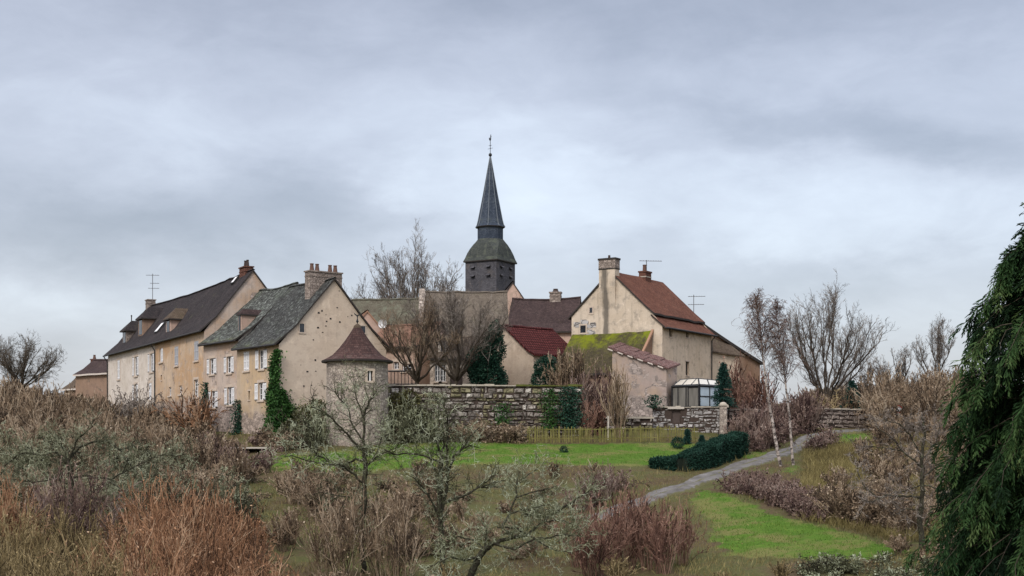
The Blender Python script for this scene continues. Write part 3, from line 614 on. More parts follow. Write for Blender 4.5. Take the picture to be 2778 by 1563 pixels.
for s_ in (-1, 1): mb.hexa([(s_*.02, -.02, zt+.62), (s_*.20, -.02, zt+.78), (s_*.20, .02, zt+.78), (s_*.02, .02, zt+.62), (s_*.02, -.02, zt+.72), (s_*.24, -.02, zt+.92), (s_*.24, .02, zt+.92), (s_*.02, .02, zt+.72)])
mb.build('finial', M['dark_metal'], T)

# ------------------------------------------------------------------ church tower
Yc = 180.0; sc = Yc/F
nc = P(1346.5, 1246, 177.5); al = math.radians(30.7); w = 4.42
lf, rt = Vector((-math.cos(al), math.sin(al), 0)), Vector((math.sin(al), math.cos(al), 0)); cen = nc+(lf+rt)*w/2
zc0 = 6.0
C = empty('church_tower', 'square slate belfry with domed roof and slender spire carrying a weathercock', 'church tower', (cen.x, cen.y, zc0), math.atan2(rt.y, rt.x)-math.pi/2-math.pi/2+math.pi/2)
# local axes: +y = rt, +x = -lf
zb = lambda py: (HY-py)*sc-zc0
he = zb(710)
mb = MB(); h = w/2
mb.box(-h, h, -h, h, 0, he-.02); mb.build('belfry', M['belfry_slate'], C)
def ring(hh, ch, z):
    a = hh*(1-ch)
    return [Vector(p) for p in ((a, -hh, z), (hh, -a, z), (hh, a, z), (a, hh, z), (-a, hh, z), (-hh, a, z), (-hh, -a, z), (-a, -hh, z))]
def loft(mb, rings, mi=0):
    for A_, B_ in zip(rings, rings[1:]):
        for k in range(8): mb.face([A_[k], A_[(k+1) % 8], B_[(k+1) % 8], B_[k]], mi)
OC = 1-math.tan(math.pi/8)
z1, z2, z3, z4 = he, zb(651), zb(615), zb(424)
mb = MB(); dz = z2-z1
mb.face(ring(2.42, .03, z1-.14)[::-1], 1); loft(mb, [ring(2.42, .03, z1-.14), ring(2.44, .03, z1-.02)], 1)
loft(mb, [ring(2.44, .03, z1-.02), ring(2.30, .06, z1+.14*dz), ring(2.17, .14, z1+.38*dz), ring(2.03, .28, z1+.60*dz), ring(1.85, .44, z1+.80*dz), ring(1.62, .55, z1+.95*dz), ring(1.50, OC, z1+1.03*dz)]); mb.build('dome', [M['dome_slate'], M['verge']], C)
mb = MB(); loft(mb, [ring(1.46, OC, z2-.25), ring(1.46, OC, z3)]); mb.build('drum', M['slate'], C)
mb = MB(); mb.face(ring(1.66, OC, z3-.10)[::-1], 1); loft(mb, [ring(1.66, OC, z3-.10), ring(1.70, OC, z3)], 1)
loft(mb, [ring(1.70, OC, z3), ring(1.52, OC, z3+.30), ring(1.38, OC, z3+.9), ring(.80, OC, z3+(z4-z3)*.48), ring(.06, OC, z4)])
sp = mb.build('spire', [M['slate'], M['verge']], C)
mb = MB(); RS = [ring(1.715, OC, z3), ring(1.535, OC, z3+.30), ring(1.395, OC, z3+.9), ring(.81, OC, z3+(z4-z3)*.48), ring(.07, OC, z4)]
for k in (0, 1, 6, 7, 2, 5): mb.tube([r_[k] for r_ in RS], .035, 5)
mb.build('hip_flashing', M['lead'], sp)
mb = MB(); mb.lathe([(.02, z4-.2), (.06, z4+.05), (.17, z4+.12), (.22, z4+.28), (.15, z4+.44), (.03, z4+.52)], n=12); mb.build('ball', M['dark_metal'], C)
mb = MB(); zt = zb(362); mb.tube([(0, 0, z4), (0, 0, zt-.7)], .035, 6)
for zz, L in ((z4+1.05, .42), (z4+1.42, .26)):
    mb.tube([(-L, L*.3, zz), (L, -L*.3, zz)], .025, 5); mb.lathe([(0, zz-.1), (.08, zz), (0, zz+.1)], n=6)
mb.build('cross', M['dark_metal'], C)
mb = MB(); zr_ = zt-.8
out = [(-.34, .42), (-.30, .22), (-.12, .02), (.06, .0), (.20, .16), (.19, .42), (.30, .50), (.19, .56), (.16, .76), (.08, .70), (.05, .50), (-.02, .30), (-.16, .32), (-.22, .46)]
cc, ss = math.cos(.55), math.sin(.55)
fr = [(x*cc+.02*ss, -x*ss+.02*cc, zr_+z) for x, z in out]; bk = [(x*cc-.02*ss, -x*ss-.02*cc, zr_+z) for x, z in out]
mb.face(fr); mb.face(bk[::-1])
for k in range(len(out)): k2 = (k+1) % len(out); mb.face([fr[k2], fr[k], bk[k], bk[k2]])
mb.build('weathercock', M['dark_metal'], C)
Rm = C.rotation_euler.z; Ri = Matrix.Rotation(-Rm, 3, 'Z')
def cl(v): return Ri@(v-Vector((cen.x, cen.y, 0)))
ncl = cl(Vector((nc.x, nc.y, 0))); lfl, rtl = Ri@lf, Ri@rt
def louvre(fd, od, px0, along, py):
    zc = zb(py); p = ncl+fd*along; mb = MB(); d = .34; hw = .27
    A_ = [p+fd*(-hw), p+fd*hw]
    for a, b in ((A_[0], A_[1]),):
        c_ = [a+Vector((0, 0, zc-.18))-od*.02, b+Vector((0, 0, zc-.18))-od*.02, b+Vector((0, 0, zc+.16))-od*.02, a+Vector((0, 0, zc+.16))-od*.02]
        mb.hexa([a+Vector((0, 0, zc+.10)), b+Vector((0, 0, zc+.10)), b+od*d+Vector((0, 0, zc-.12)), a+od*d+Vector((0, 0, zc-.12)), a+Vector((0, 0, zc+.16)), b+Vector((0, 0, zc+.16)), b+od*d+Vector((0, 0, zc-.06)), a+od*d+Vector((0, 0, zc-.06))])
        v0 = od*.012; mb.face([a+v0+Vector((0, 0, zc-.2)), b+v0+Vector((0, 0, zc-.2)), b+v0+Vector((0, 0, zc+.1)), a+v0+Vector((0, 0, zc+.1))], 1); mb.face([a+v0+Vector((0, 0, zc+.1)), b+v0+Vector((0, 0, zc+.1)), b+v0+Vector((0, 0, zc-.2)), a+v0+Vector((0, 0, zc-.2))], 1)
    mb.build('louvre', [M['belfry_slate'], M['dark_void']], C)
for py in (728, 751):
    for s_ in (1.15, 3.3): louvre(rtl, -lfl, 0, s_, py)
    for s_ in (1.1, 3.3): louvre(lfl, -rtl, 0, s_, py)

# ------------------------------------------------------------------ roofs between church and gable house
def simple_house(name, label, A, B, z0, zE, D, zR, wall, roof, **k):
    h = House(name, label, A, B, z0, zE, D, zR); h.front(M[wall]); h.body(M[wall], k.pop('gm', None))
    h.roof(M[roof], **k); return h
H = simple_house('green_roofed_house', 'long house behind the big gable with faded greenish tiled roof', XY(900, 133), XY(1146, 130), 4.6, 10.4, 9.0, 14.75, 'beige_plaster', 'green_tiles', nu=14, amp=.05, sag=.1)
H = simple_house('nave_house', 'brown roofed block with stone gable edge, left of the church tower', XY(1141, 127.4), XY(1375, 127.7), 4.6, 10.2, 9.2, 14.95, 'beige_plaster', 'faded_tiles', nu=12, amp=.04, sag=.08, vl=.02)
mb = MB(); rq = random.Random(4)      # pale stone quoins running up its left verge
z = .2
while z < H.zE-.2:
    hq = rq.uniform(.25, .4); wq = rq.uniform(.35, .75); mb.box(-.05, wq, -.05, .4, z, z+hq-.02); z += hq
for k in range(16):
    t = k/16; y = t*(H.D/2); z0_ = H.zE+H.sl*y+.14; mb.hexa([(-.22, y, z0_), (.22+rq.uniform(0, .25), y, z0_), (.22, y+.27, z0_+.27*H.sl), (-.22, y+.27, z0_+.27*H.sl), (-.22, y, z0_+.2), (.3, y, z0_+.2), (.3, y+.27, z0_+.2+.27*H.sl), (-.22, y+.27, z0_+.2+.27*H.sl)])
mb.build('quoin', M['tower_stone'], H.root)
# small brown gable poking up at the foot of the belfry
H = House('small_gabled_house', 'small house showing one pink gable tip at the foot of the belfry', XY(1302, 152), XY(1326, 141), 5.0, 13.6, 4.6, 16.9); H.front(M['brown_wall']); H.body(M['brown_wall'], M['rose_plaster']); H.roof(M['umber_tiles'], nu=4, vl=.1, vr=.08, amp=.02, sag=0, ov=.2)
# dark roofed house
H = simple_house('dark_roofed_house', 'house with dark plum brown roof and one squat chimney, right of the church tower', XY(1378, 137), XY(1556, 136), 4.6, 11.75, 7.4, 15.25, 'rose_plaster', 'umber_tiles', nu=10, amp=.045, sag=.15, vr=.25)
u, _ = H.fz(1484, 800); H.chimney(u+.3, H.D/2, 1.05, .7, H.zR-.6, H.zR+.50, M['chimney_stone'], [(0, 0)], cap=.12, poth=.3, potr=.28, potmat=M['pot_dark'])
# orange roofed cottage with rose walls, tucked behind the big gable
H = House('orange_roofed_cottage', 'low rose cottage with orange tiled roof, tucked behind the big gable', XY(985, 121), XY(1130, 118), 4.7, 8.95, 6.4, 11.1)
hw = place(H, 1104, 997, .95, 20); hw2 = place(H, 1075, 992, .55, 20)
H.front(M['rose_plaster'], [H.hole(*hw), H.hole(*hw2)]); H.window(*hw, 'none', bars=1); H.window(*hw2, 'none', bars=1); H.body(M['rose_plaster']); H.roof(M['orange_tiles'], nu=8, amp=.04, sag=.06)
H = House('narrow_gabled_house', 'narrow house whose pale gable edge shows just behind the big gable', XY(862, 133), XY(909, 123), 4.7, 9.2, 5.4, 12.4); H.front(M['rose_plaster']); H.body(M['rose_plaster'], M['rose_plaster']); H.roof(M['orange_tiles'], nu=6, amp=.02, vr=.1, vmat=M['verge_orange'], ov=.2)
# white cottage with the tall dark door, behind the courtyard trees
H = House('white_cottage', 'low white cottage with tall dark door behind the courtyard trees', XY(1166, 117), XY(1282, 117), 4.9, 7.9, 5.5, 9.9)
dr = place(H, 1238, 1004, 1.0, 74); d1, d2 = place(H, 1187, 1012, .42, 46), place(H, 1202, 1012, .42, 46)
dr = (dr[0], 1.08, 1.0, 2.15)
H.front(M['white_plaster'], [H.hole(*q) for q in (dr, d1, d2)]); H.body(M['white_plaster']); H.window(*d1, 'none', trim=False); H.window(*d2, 'none', trim=False)
mb = MB(); mb.box(dr[0]-.49, dr[0]+.49, .10, .16, .02, 2.14); mb.box(dr[0]-.04, dr[0]+.04, .07, .10, .02, 2.12, 1); d_ = mb.build('door', [M['door_brown'], M['dark_wood']], H.root)
mb = MB(); mb.tube([(dr[0]+.15, .09, 1.0), (dr[0]+.15, .03, 1.0), (dr[0]+.27, .03, 1.0)], .022, 6); mb.build('handle', M['mast_metal'], d_)
H.roof(M['brown_tiles'], nu=7, amp=.04)
p = H.rz(1208, 948); H.dormer(p.x, p.y-.4, 1.1, 1.0, M['white_plaster'], M['brown_tiles'], hip=False, over=.2)
# red tiled house
e = Vector((.7071, .7071, 0)); A0 = P(1447, 1246, 115.8)
H = House('red_roofed_house', 'small cream house with dark red tiled roof beside the ivy covered tree', (A0.x+e.x*5.6, A0.y+e.y*5.6), (A0.x, A0.y), 4.8, 8.2, 6.4, 10.65)
H2A = A0; b0 = A0+Vector((-.7071, .7071, 0))*6.4
H.root.name = 'placeholder_root'
for o in list(H.root.children): bpy.data.objects.remove(o)
bpy.data.objects.remove(H.root)
H = House('red_roofed_house', 'small cream house with dark red tiled roof beside the ivy covered tree', (A0.x, A0.y), (A0.x+e.x*5.4, A0.y+e.y*5.4), 4.8, 8.2, 6.4, 10.65)
H.front(M['beige_plaster']); H.body(M['beige_plaster']); H.roof(M['red_tiles'], ov=.3, vl=.22, vr=.2, nu=8, amp=.015, sag=.02, flare=.5, vmat=M['red_tiles'])

# ------------------------------------------------------------------ big house on the right
gd = Vector((-.848, .53, 0)); A = P(1767, 1246, 115); fd = Vector((.53, .848, 0)); Lg = 7.15
Bf = A-gd*.95; FL = 9.2
z0 = 3.0
R = empty('tall_house', 'tall house with stained grey gable, stone chimney and russet roof, at the right end', 'house', (Bf.x, Bf.y, z0), math.atan2(fd.y, fd.x))
# frame: x along the right hand front, y along the gable towards the left, z up
H = House.__new__(House); H.A = Vector((Bf.x, Bf.y, 0)); H.eu = fd; H.ev = gd; H.L = FL; H.z0 = z0; H.root = R; H.D = Lg+.95
zEl = 11.5-z0; zlow = 10.42-z0; zR = 14.85-z0; H.zE = zlow; H.sl = 1.0
ws = [place(H, 1820, 903, .55, 23), place(H, 1865, 906, .5, 20), place(H, 1865, 1000, .65, 38)]
H.front(M['cream_plaster'], [H.hole(*q) for q in ws], label='cream rendered front with three slits')
for q in ws: H.slit(*q)
mb = MB(); D = H.D; ym = .95+Lg/2
G_ = [(0, 0, 0), (0, 0, zlow), (0, .95, zEl), (0, ym, zR), (0, D, zEl), (0, D, 0)]
mb.face(G_[::-1]) if False else mb.face([(0, D, 0), (0, 0, 0), (0, 0, zlow), (0, .95, zEl), (0, ym, zR), (0, D, zEl)])
M['grey_plaster'] = plaster('gable_grey_plaster', (.58, .495, .40), (.50, .415, .32), (.30, .26, .215), (.36, .31, .26), .6, 0, .35, soot=(1, ym+.45, .38))
o = mb.build('gable_wall', M['grey_plaster'], R); o['label'] = 'grey beige gable wall with dark stain below the chimney'
mb = MB(); mb.face([(FL, 0, 0), (FL, D, 0), (FL, D, zEl), (FL, ym, zR), (FL, .95, zEl), (FL, 0, zlow)]); mb.face([(FL, D, 0), (0, D, 0), (0, D, zEl), (FL, D, zEl)]); mb.build('wall', M['cream_plaster'], R)
def slope_roof(name, prof, u0, u1, nu, mat, parent, thick=.15, amp=.03, vm=None):
    us = np.linspace(u0, u1, nu+1); mb = MB(); up = Vector((0, 0, thick))
    gr_ = [[Vector((u, y, z+(RH.normal(0, amp) if 0 < i < nu else 0))) for y, z in prof] for i, u in enumerate(us)]; n = len(prof)
    for i in range(nu):
        for j in range(n-1):
            mb.face([gr_[i][j], gr_[i+1][j], gr_[i+1][j+1], gr_[i][j+1]]); mb.face([gr_[i][j]-up, gr_[i][j+1]-up, gr_[i+1][j+1]-up, gr_[i+1][j]-up], 1)
        mb.face([gr_[i][0]-up, gr_[i+1][0]-up, gr_[i+1][0], gr_[i][0]], 1); mb.face([gr_[i+1][-1]-up, gr_[i][-1]-up, gr_[i][-1], gr_[i+1][-1]], 1)
    for i, fl in ((0, 0), (nu, 1)):
        for j in range(n-1):
            qd = [gr_[i][j]-up, gr_[i][j+1]-up, gr_[i][j+1], gr_[i][j]]; mb.face(qd if fl else qd[::-1], 1)
    return mb.build(name, [mat, vm or M['verge']], parent)
s1 = (zR-zEl)/(Lg/2)
slope_roof('roof', [(.95-.32, zEl-.10), (1.5, zEl+.55*s1+.12), (ym, zR+.12), (ym+2.0, zR-2.0*s1+.12), (D+.25, zEl-.10)], -.14, FL+.12, 9, M['russet_tiles'], R)
r2 = slope_roof('lower_roof', [(-.38, zlow-.20), (.30, zlow+.36), (.93, zEl-.20)], -.14, FL+.18, 9, M['russet_tiles'], R, .12, .02)
mb = MB(); cy = ym-.05+.3
mb.box(-.19, .55, cy-.72, cy+.72, zR-1.25, zR+1.06); mb.hexa([(.01, cy-.66, zR-3.0), (.3, cy-.66, zR-3.0), (.3, cy+.66, zR-3.0), (.01, cy+.66, zR-3.0), (-.19, cy-.72, zR-1.253), (.3, cy-.72, zR-1.253), (.3, cy+.72, zR-1.253), (-.19, cy+.72, zR-1.253)]); mb.box(-.25, .62, cy-.80, cy+.80, zR+.95, zR+1.10, 1); mb.box(-.225, .59, cy-.76, cy+.76, zR+.20, zR+.297, 1); mb.box(-.21, .575, cy-.745, cy+.745, zR+.30, zR+.948, 2); ch = mb.build('chimney', [M['grey_plaster'], M['verge'], M['chimney_stone']], R)
mb = MB(); mb.lathe([(.10, zR+1.1), (.09, zR+1.36), (.0, zR+1.36)], .2, cy, 10); mb.build('chimney_pot', M['pot_dark'], ch)
up_ = H.onplane(1750, 765, 1, ym); mb = MB(); mb.box(up_.x-.5, up_.x+.5, ym-.32, ym+.32, zR-.6, zR+.55); mb.box(up_.x-.56, up_.x+.56, ym-.38, ym+.38, zR+.553, zR+.68); mb.box(up_.x-.515, up_.x+.515, ym-.335, ym+.335, zR+.16, zR+.24, 1); ch = mb.build('chimney', [M['brick'], M['coping']], R)
mb = MB(); mb.lathe([(.17, zR+.68), (.14, zR+1.1), (.16, zR+1.14), (.16, zR+1.22), (0, zR+1.22)], up_.x-.1, ym, 10); mb.build('chimney_pot', M['pot_clay'], ch)
def gwin(px, py, w, h, grey=False):
    p = H.onplane(px, py, 0, 0); v, z = p.y, p.z; mb = MB()
    if grey:
        rq = random.Random(7)
        for _ in range(26):
            a, b = v+rq.uniform(-1.0, .75), z+rq.uniform(-.75, .75); sw, sh = rq.uniform(.14, .3), rq.uniform(.1, .19)
            if abs(a-v) < w/2+sw and abs(b-z) < h/2+sh: continue
            mb.box(-.012-rq.uniform(0, .012), .05, a-sw, a+sw, b-sh, b+sh, 1)
    for q in ((v-w/2-.1, v-w/2, z-h/2, z+h/2), (v+w/2, v+w/2+.1, z-h/2, z+h/2), (v-w/2-.12, v+w/2+.12, z+h/2+.003, z+h/2+.12), (v-w/2-.12, v+w/2+.12, z-h/2-.12, z-h/2-.003)): mb.box(-.03, .06, *q)
    wn = mb.build('window', [M['trim_stone'], M['grey_stone']], R); pb = MB(); pb.box(-.012, .05, v-w/2+.003, v+w/2-.003, z-h/2+.003, z+h/2-.003); pb.build('pane', M['glass'], wn)
gwin(1603.5, 842, .26, .42); gwin(1582, 893, .5, .58, True)
mb = MB(); n_ = 6; mb.tube([(-.1+(FL+.2)*k/n_, -.45, zlow-.22) for k in range(n_+1)], .07, 8); mb.build('gutter', M['zinc'], R)
mb = MB(); mb.tube([(FL-.15, -.42, zlow-.25), (FL-.15, -.1, zlow-.6), (FL-.15, -.09, .1)], .055, 8); mb.build('drainpipe', M['zinc'], R)
TH = H
pw = H.A+H.eu*(up_.x+.25)+H.ev*ym
antenna('television_antenna', 'small antenna with swept boom on the striped brick chimney of the tall house', (pw.x, pw.y, z0+zR+.60), 1.05, [(.98, 1.9, .35, 9, .42), (.62, .3, -.1, 2, .5)], .12)

# mossy lean-to against the gable, and the stone shed in front of it
def gp_(y, x): return H.A+H.ev*y+H.eu*x          # y along the gable, x outward is negative
zA = 10.05
LT = empty('mossy_outbuilding', 'lean-to with bright moss over its sloping roof, against the grey gable', 'outbuilding', (Bf.x, Bf.y, z0), math.atan2(fd.y, fd.x))
y0_, y1_ = H.onplane(1772, 893, 0, 0).y, H.onplane(1553, 910, 0, 0).y; zt = zA-z0
mb = MB(); out_, drop = 3.3, 3.3
vs = []
nn = 10; NJ = 6
gr_ = [[Vector((-.02-out_*j/NJ, y0_+(y1_-y0_)*i/nn, zt-drop*j/NJ-.25*math.sin(math.pi*j/NJ)*.4+(RH.normal(0, .05) if 0 < i < nn else 0)-.10*math.sin(math.pi*i/nn))) for j in range(NJ+1)] for i in range(nn+1)]
up = Vector((0, 0, .17))
for i in range(nn):
    for j in range(NJ):
        mb.face([gr_[i][j], gr_[i+1][j], gr_[i+1][j+1], gr_[i][j+1]]); mb.face([gr_[i][j]-up, gr_[i][j+1]-up, gr_[i+1][j+1]-up, gr_[i+1][j]-up], 1)
    mb.face([gr_[i][NJ], gr_[i+1][NJ], gr_[i+1][NJ]-up, gr_[i][NJ]-up], 1)
for i in (0, nn):
    for j in range(NJ): mb.face([gr_[i][j], gr_[i][j+1], gr_[i][j+1]-up, gr_[i][j]-up], 1)
mb.build('roof', [M['moss_tiles'], M['verge']], LT)
mb = MB()
for j in range(NJ):
    a, b = gr_[0][j], gr_[0][j+1]; mb.hexa([a+Vector((0, -.06, -.16)), b+Vector((0, -.06, -.16)), b+Vector((0, .14, -.16)), a+Vector((0, .14, -.16)), a+Vector((0, -.06, .07)), b+Vector((0, -.06, .07)), b+Vector((0, .14, .07)), a+Vector((0, .14, .07))])
mb.build('verge', M['verge_orange'], LT)
mb = MB(); zf = zt-drop-.2; xo = -out_+.25
mb.face([(xo, y1_-.1, 0), (xo, y0_+.1, 0), (xo, y0_+.1, zf), (xo, y1_-.1, zf)])
for y in (y0_+.1, y1_-.1): mb.face([(0, y, 0), (xo, y, 0), (xo, y, zf), (0, y, zt-.2)] if y == y1_-.1 else [(xo, y, 0), (0, y, 0), (0, y, zt-.2), (xo, y, zf)])
mb.build('wall', M['brown_wall'], LT)
SA, SB = P(1661, 1246, 112.4), P(1808, 1246, 110.2)
S = House('stone_shed', 'stone shed with sloping slab roof, between mossy outbuilding and cream house front', (SA.x, SA.y), (SB.x, SB.y), 2.6, 7, 2.0, 7.2, cat='shed')
zl, zr = (HY-950)/F*112.4-2.6, (HY-1000)/F*110.2-2.6; L, D = S.L, 2.0; rise = .42
mb = MB(); mb.face([(0, 0, 0), (L, 0, 0), (L, 0, zr), (0, 0, zl)]); mb.face([(L, 0, 0), (L, D, 0), (L, D, zr+rise), (L, 0, zr)]); mb.face([(0, D, 0), (0, 0, 0), (0, 0, zl), (0, D, zl+rise)]); mb.face([(L, D, 0), (0, D, 0), (0, D, zl+rise), (L, D, zr+rise)]); mb.build('wall', M['shed_stone'], S.root)
mb = MB(); n = 12; th = .12
def rp(u, v): t = (u)/L; return Vector((u, v, zl+(zr-zl)*t+rise*v/D+.02))
for i in range(n):
    for j in range(2):
        us_ = [-.28+(L+.5)*k/n for k in (i, i+1)]; vs_ = [-.2+(D+.25)*k/2 for k in (j, j+1)]; jit = RH.normal(0, .02)
        b = [rp(us_[0], vs_[0]), rp(us_[1]+.05, vs_[0]), rp(us_[1]+.05, vs_[1]), rp(us_[0], vs_[1])]; o_ = Vector((0, 0, jit+(n-i)*.004))
        mb.hexa([p+o_ for p in b]+[p+o_+Vector((0, 0, th)) for p in b])
        if j == 0 and i % 2 == 0: mb.hexa([b[0]+Vector((0, -.03, -.03)), b[1]+Vector((-.04, -.03, -.03)), b[1]+Vector((-.04, .06, -.03)), b[0]+Vector((0, .06, -.03)), b[0]+Vector((0, -.03, .06)), b[1]+Vector((-.04, -.03, .06)), b[1]+Vector((-.04, .06, .06)), b[0]+Vector((0, .06, .06))], 1)
mb.build('roof', [M['purple_tiles'], M['verge_pale']], S.root)

# brown house beyond, its long verge running down to the right
A1, B1 = P(1885, 1246, 125.0), P(2062, 1246, 130.0)
K = House('barn_house', 'brown house with long verge sloping down to the right, behind the tall house', (A1.x, A1.y), (B1.x, B1.y), 2.8, 7, 8, 9, cat='house')
zl, zr = (HY-868)/F*125-2.8, (HY-985)/F*130-2.8; L = K.L
M['warm_wall'] = plaster('warm_wall', (.34, .23, .165), (.24, .145, .095), (.26, .18, .13), (.26, .19, .15), 1.5, .12, .35)
mb = MB(); mb.face([(0, 0, 0), (L, 0, 0), (L, 0, zr), (0, 0, zl)]); mb.face([(L, 0, 0), (L, 8, 0), (L, 8, zr), (L, 0, zr)]); mb.face([(L, 8, 0), (0, 8, 0), (0, 8, zl), (L, 8, zr)]); mb.face([(0, 8, 0), (0, 0, 0), (0, 0, zl), (0, 8, zl)]); mb.build('wall', M['warm_wall'], K.root)
mb = MB(); n = 8; up = Vector((0, 0, .15))
gr_ = [[Vector((-.3+(L+.6)*i/n, v, zl+(zr-zl)*(-.3+(L+.6)*i/n)/L+.12-.08*math.sin(math.pi*i/n))) for v in (-.25, 4, 8.2)] for i in range(n+1)]
for i in range(n):
    for j in range(2): mb.face([gr_[i][j], gr_[i+1][j], gr_[i+1][j+1], gr_[i][j+1]])
    for j, fl in ((0, 1), (2, 0)): mb.face([gr_[i][j]-up*1.8, gr_[i+1][j]-up*1.8, gr_[i+1][j], gr_[i][j]], 1)
    mb.face([gr_[i][2]-up, gr_[i+1][2]-up, gr_[i+1][0]-up, gr_[i][0]-up], 1)
mb.build('roof', [M['brown_tiles'], M['verge']], K.root)
ua = K.fz(1922, 930)[0]; ub = K.fz(1985, 930)[0]; za = K.fz(1950, 905)[1]; zb_ = K.fz(1950, 958)[1]     # lower brown roof in front, above a cream wall
mb = MB(); mb.hexa([(.2, -1.6, zb_-.12), (ub, -1.6, zb_-.4), (ub-.4, -.02, za-.9), (.2, -.02, za-.1), (.2, -1.6, zb_), (ub, -1.6, zb_-.28), (ub-.4, -.02, za-.78), (.2, -.02, za+.02)]); mb.build('lower_roof', M['brown_tiles'], K.root)
mb = MB(); mb.box(.3, ub-.5, -1.35, -.01, 0, zb_-.13); mb.build('annex_wall', M['cream_plaster'], K.root)
u, z = K.fz(1890, 860); K.chimney(u+.4, 2.2, .8, .7, z-1.6, z+.28, M['chimney_stone'])
u, z = K.fz(1908, 860); mb = MB(); mb.tube([(u+.45, 2.5, z-1.6), (u+.45, 2.5, z+.55)], .11, 10); mb.lathe([(.16, z+.5), (.16, z+.62), (0, z+.7)], u+.45, 2.5, 10); mb.build('flue_pipe', M['dark_metal'], K.root)
p = P(1882, 850, 127.5); antenna('television_antenna', 'double boom antenna above the brown house behind the tall house', (p.x, p.y, p.z-.6), 2.2, [(2.05, 1.5, .25, 7, .5), (1.35, 1.4, .2, 7, .5)], -.1)
p = P(1880, 862, 129.5)

# ------------------------------------------------------------------ far left cottage
H = House('low_cottage', 'low brown roofed cottage with slim brick chimney, left of the long house', XY(174, 158), XY(300, 152), 4.2, 7.4, 7.0, 10.55)
H.front(M['brown_wall']); H.body(M['chimney_stone']); H.roof(M['brown_tiles'], nu=8, amp=.04, vl=.1, sag=.12, vmat=M['verge_pale']); H.chimney(.3, H.D/2, .6, .6, H.zR-1.2, H.zR+.25, M['brick'], [(0, 0)], poth=.45, potr=.16)
H = House('lean_to_barn', 'purplish barn with pale eaves strip, against the white end of the long house', XY(205, 151), XY(300, 147.2), 4.0, 8.55, 4.4, 10.2, cat='barn')
H.front(M['brown_wall']); H.body(M['brown_wall']); H.roof(M['umber_tiles'], nu=6, amp=.03, vmat=M['verge_pale'], vl=-.0)

# ------------------------------------------------------------------ terrace, rubble walls
m = M['coping']
tb = MB(); pts = [XY(1050, 104.2), XY(1575, 105.2), XY(1560, 112), XY(1560, 128), XY(1000, 128), XY(1000, 108)]
tb.face([(x, y, 4.93) for x, y in pts]); o = tb.build('terrace', MATS['hillside_ground']); tag(o, kind='structure')
def drystone(name, label, A, B, zlo, ztop, thick=.6, mat='wall_stone', cop='coping', sw=(.2, .85), sh=(.12, .42), proud=.14, seed=1, holes=(), capproud=.05, cop2=None):
    """each stone its own block in the wall's mesh, over a dark core"""
    r = random.Random(seed); A, B = Vector((A[0], A[1], 0)), Vector((B[0], B[1], 0)); L = (B-A).length; eu = (B-A)/L
    root = empty(name, label, 'wall', (A.x, A.y, zlo), math.atan2(eu.y, eu.x)); hgt = ztop-zlo; mb = MB()
    def inh(x0, x1, z0_, z1_): return any(x1 > h[0] and x0 < h[1] and z1_ > h[2] and z0_ < h[3] for h in holes)
    xs = sorted({0, L, *[h[0] for h in holes], *[h[1] for h in holes]}); zz = sorted({0, hgt, *[h[2] for h in holes], *[h[3] for h in holes]})
    for a, b in zip(xs, xs[1:]):
        for c_, d in zip(zz, zz[1:]):
            if not inh(a+.001, b-.001, c_+.001, d-.001): mb.box(a, b, .02, thick, c_, d, 1)
    z = 0
    while z < hgt-.08:
        h = min(r.uniform(*sh), hgt-z); x = -r.uniform(0, .3)
        while x < L:
            w_ = r.uniform(*sw); g_ = r.uniform(.015, .04); x0, x1 = max(x, 0), min(x+w_, L); zz0 = z+r.uniform(-.03, .03); hh_ = h+r.uniform(-.05, .05)
            if x1-x0 > .08 and not inh(x0, x1, zz0, zz0+hh_) and zz0+hh_ < hgt+.05 and r.random() > .045:
                p = r.uniform(0, proud); j = lambda s=.05: r.uniform(-s, s); q = min(x1-x0, hh_)*.16
                f0 = [(x0+g_+j(), -.0, zz0+g_+j()), (x1-g_+j(), 0, zz0+g_+j()), (x1-g_+j(), 0, zz0+hh_-g_+j()), (x0+g_+j(), 0, zz0+hh_-g_+j())]
                f1 = [(f0[0][0]+q, -p+j(.02), f0[0][2]+q), (f0[1][0]-q, -p+j(.02), f0[1][2]+q), (f0[2][0]-q, -p+j(.02), f0[2][2]-q), (f0[3][0]+q, -p+j(.02), f0[3][2]-q)]
                si = r.choice((0, 0, 2, 2, 2, 3, 4, 4)) if mat == 'wall_stone' else 0; mb.face(f1, si)
                for k in range(4): k2 = (k+1) % 4; mb.face([(f0[k][0], .03, f0[k][2]), (f0[k2][0], .03, f0[k2][2]), f1[k2], f1[k]], si)
            x += w_
        z += h
    mb.build('stone_face', [M[mat], M['void_brown'], M['stone_dark'], M['stone_pale'], M['stone_mossy']], root)
    cb = MB(); x = -.05; cx2 = MB()
    while x < L:
        w_ = r.uniform(.35, .8); j = r.uniform(-.02, .03); (cx2 if cop2 and x > cop2[1] else cb).box(x, min(x+w_-.015, L+.05), -capproud-proud*.6+r.uniform(-.02, .02), thick+.04, hgt+.003, hgt+.09+j*2.2); x += w_
    cb.build('coping', M[cop], root)
    if cop2: cx2.build('coping', M[cop2[0]], root)['label'] = 'mossy right stretch of the coping'
    return root
drystone('terrace_wall', 'long dry stone terrace wall behind the lawn fence, coping mossy at right', XY(1050, 103.9), XY(1578, 104.6), 1.0, 5.16, seed=3, cop2=('moss_coping', 8.7))
hA, hB = Vector(XY(1770, 107.6)+(0,)), Vector(XY(1975, 107.0)+(0,)); Lw = (hB-hA).length
ud = (1834-1770)/(1975-1770)*Lw; dz0, dz1 = (HY-1147)/F*107.4-1.6, (HY-1110)/F*107.4-1.6
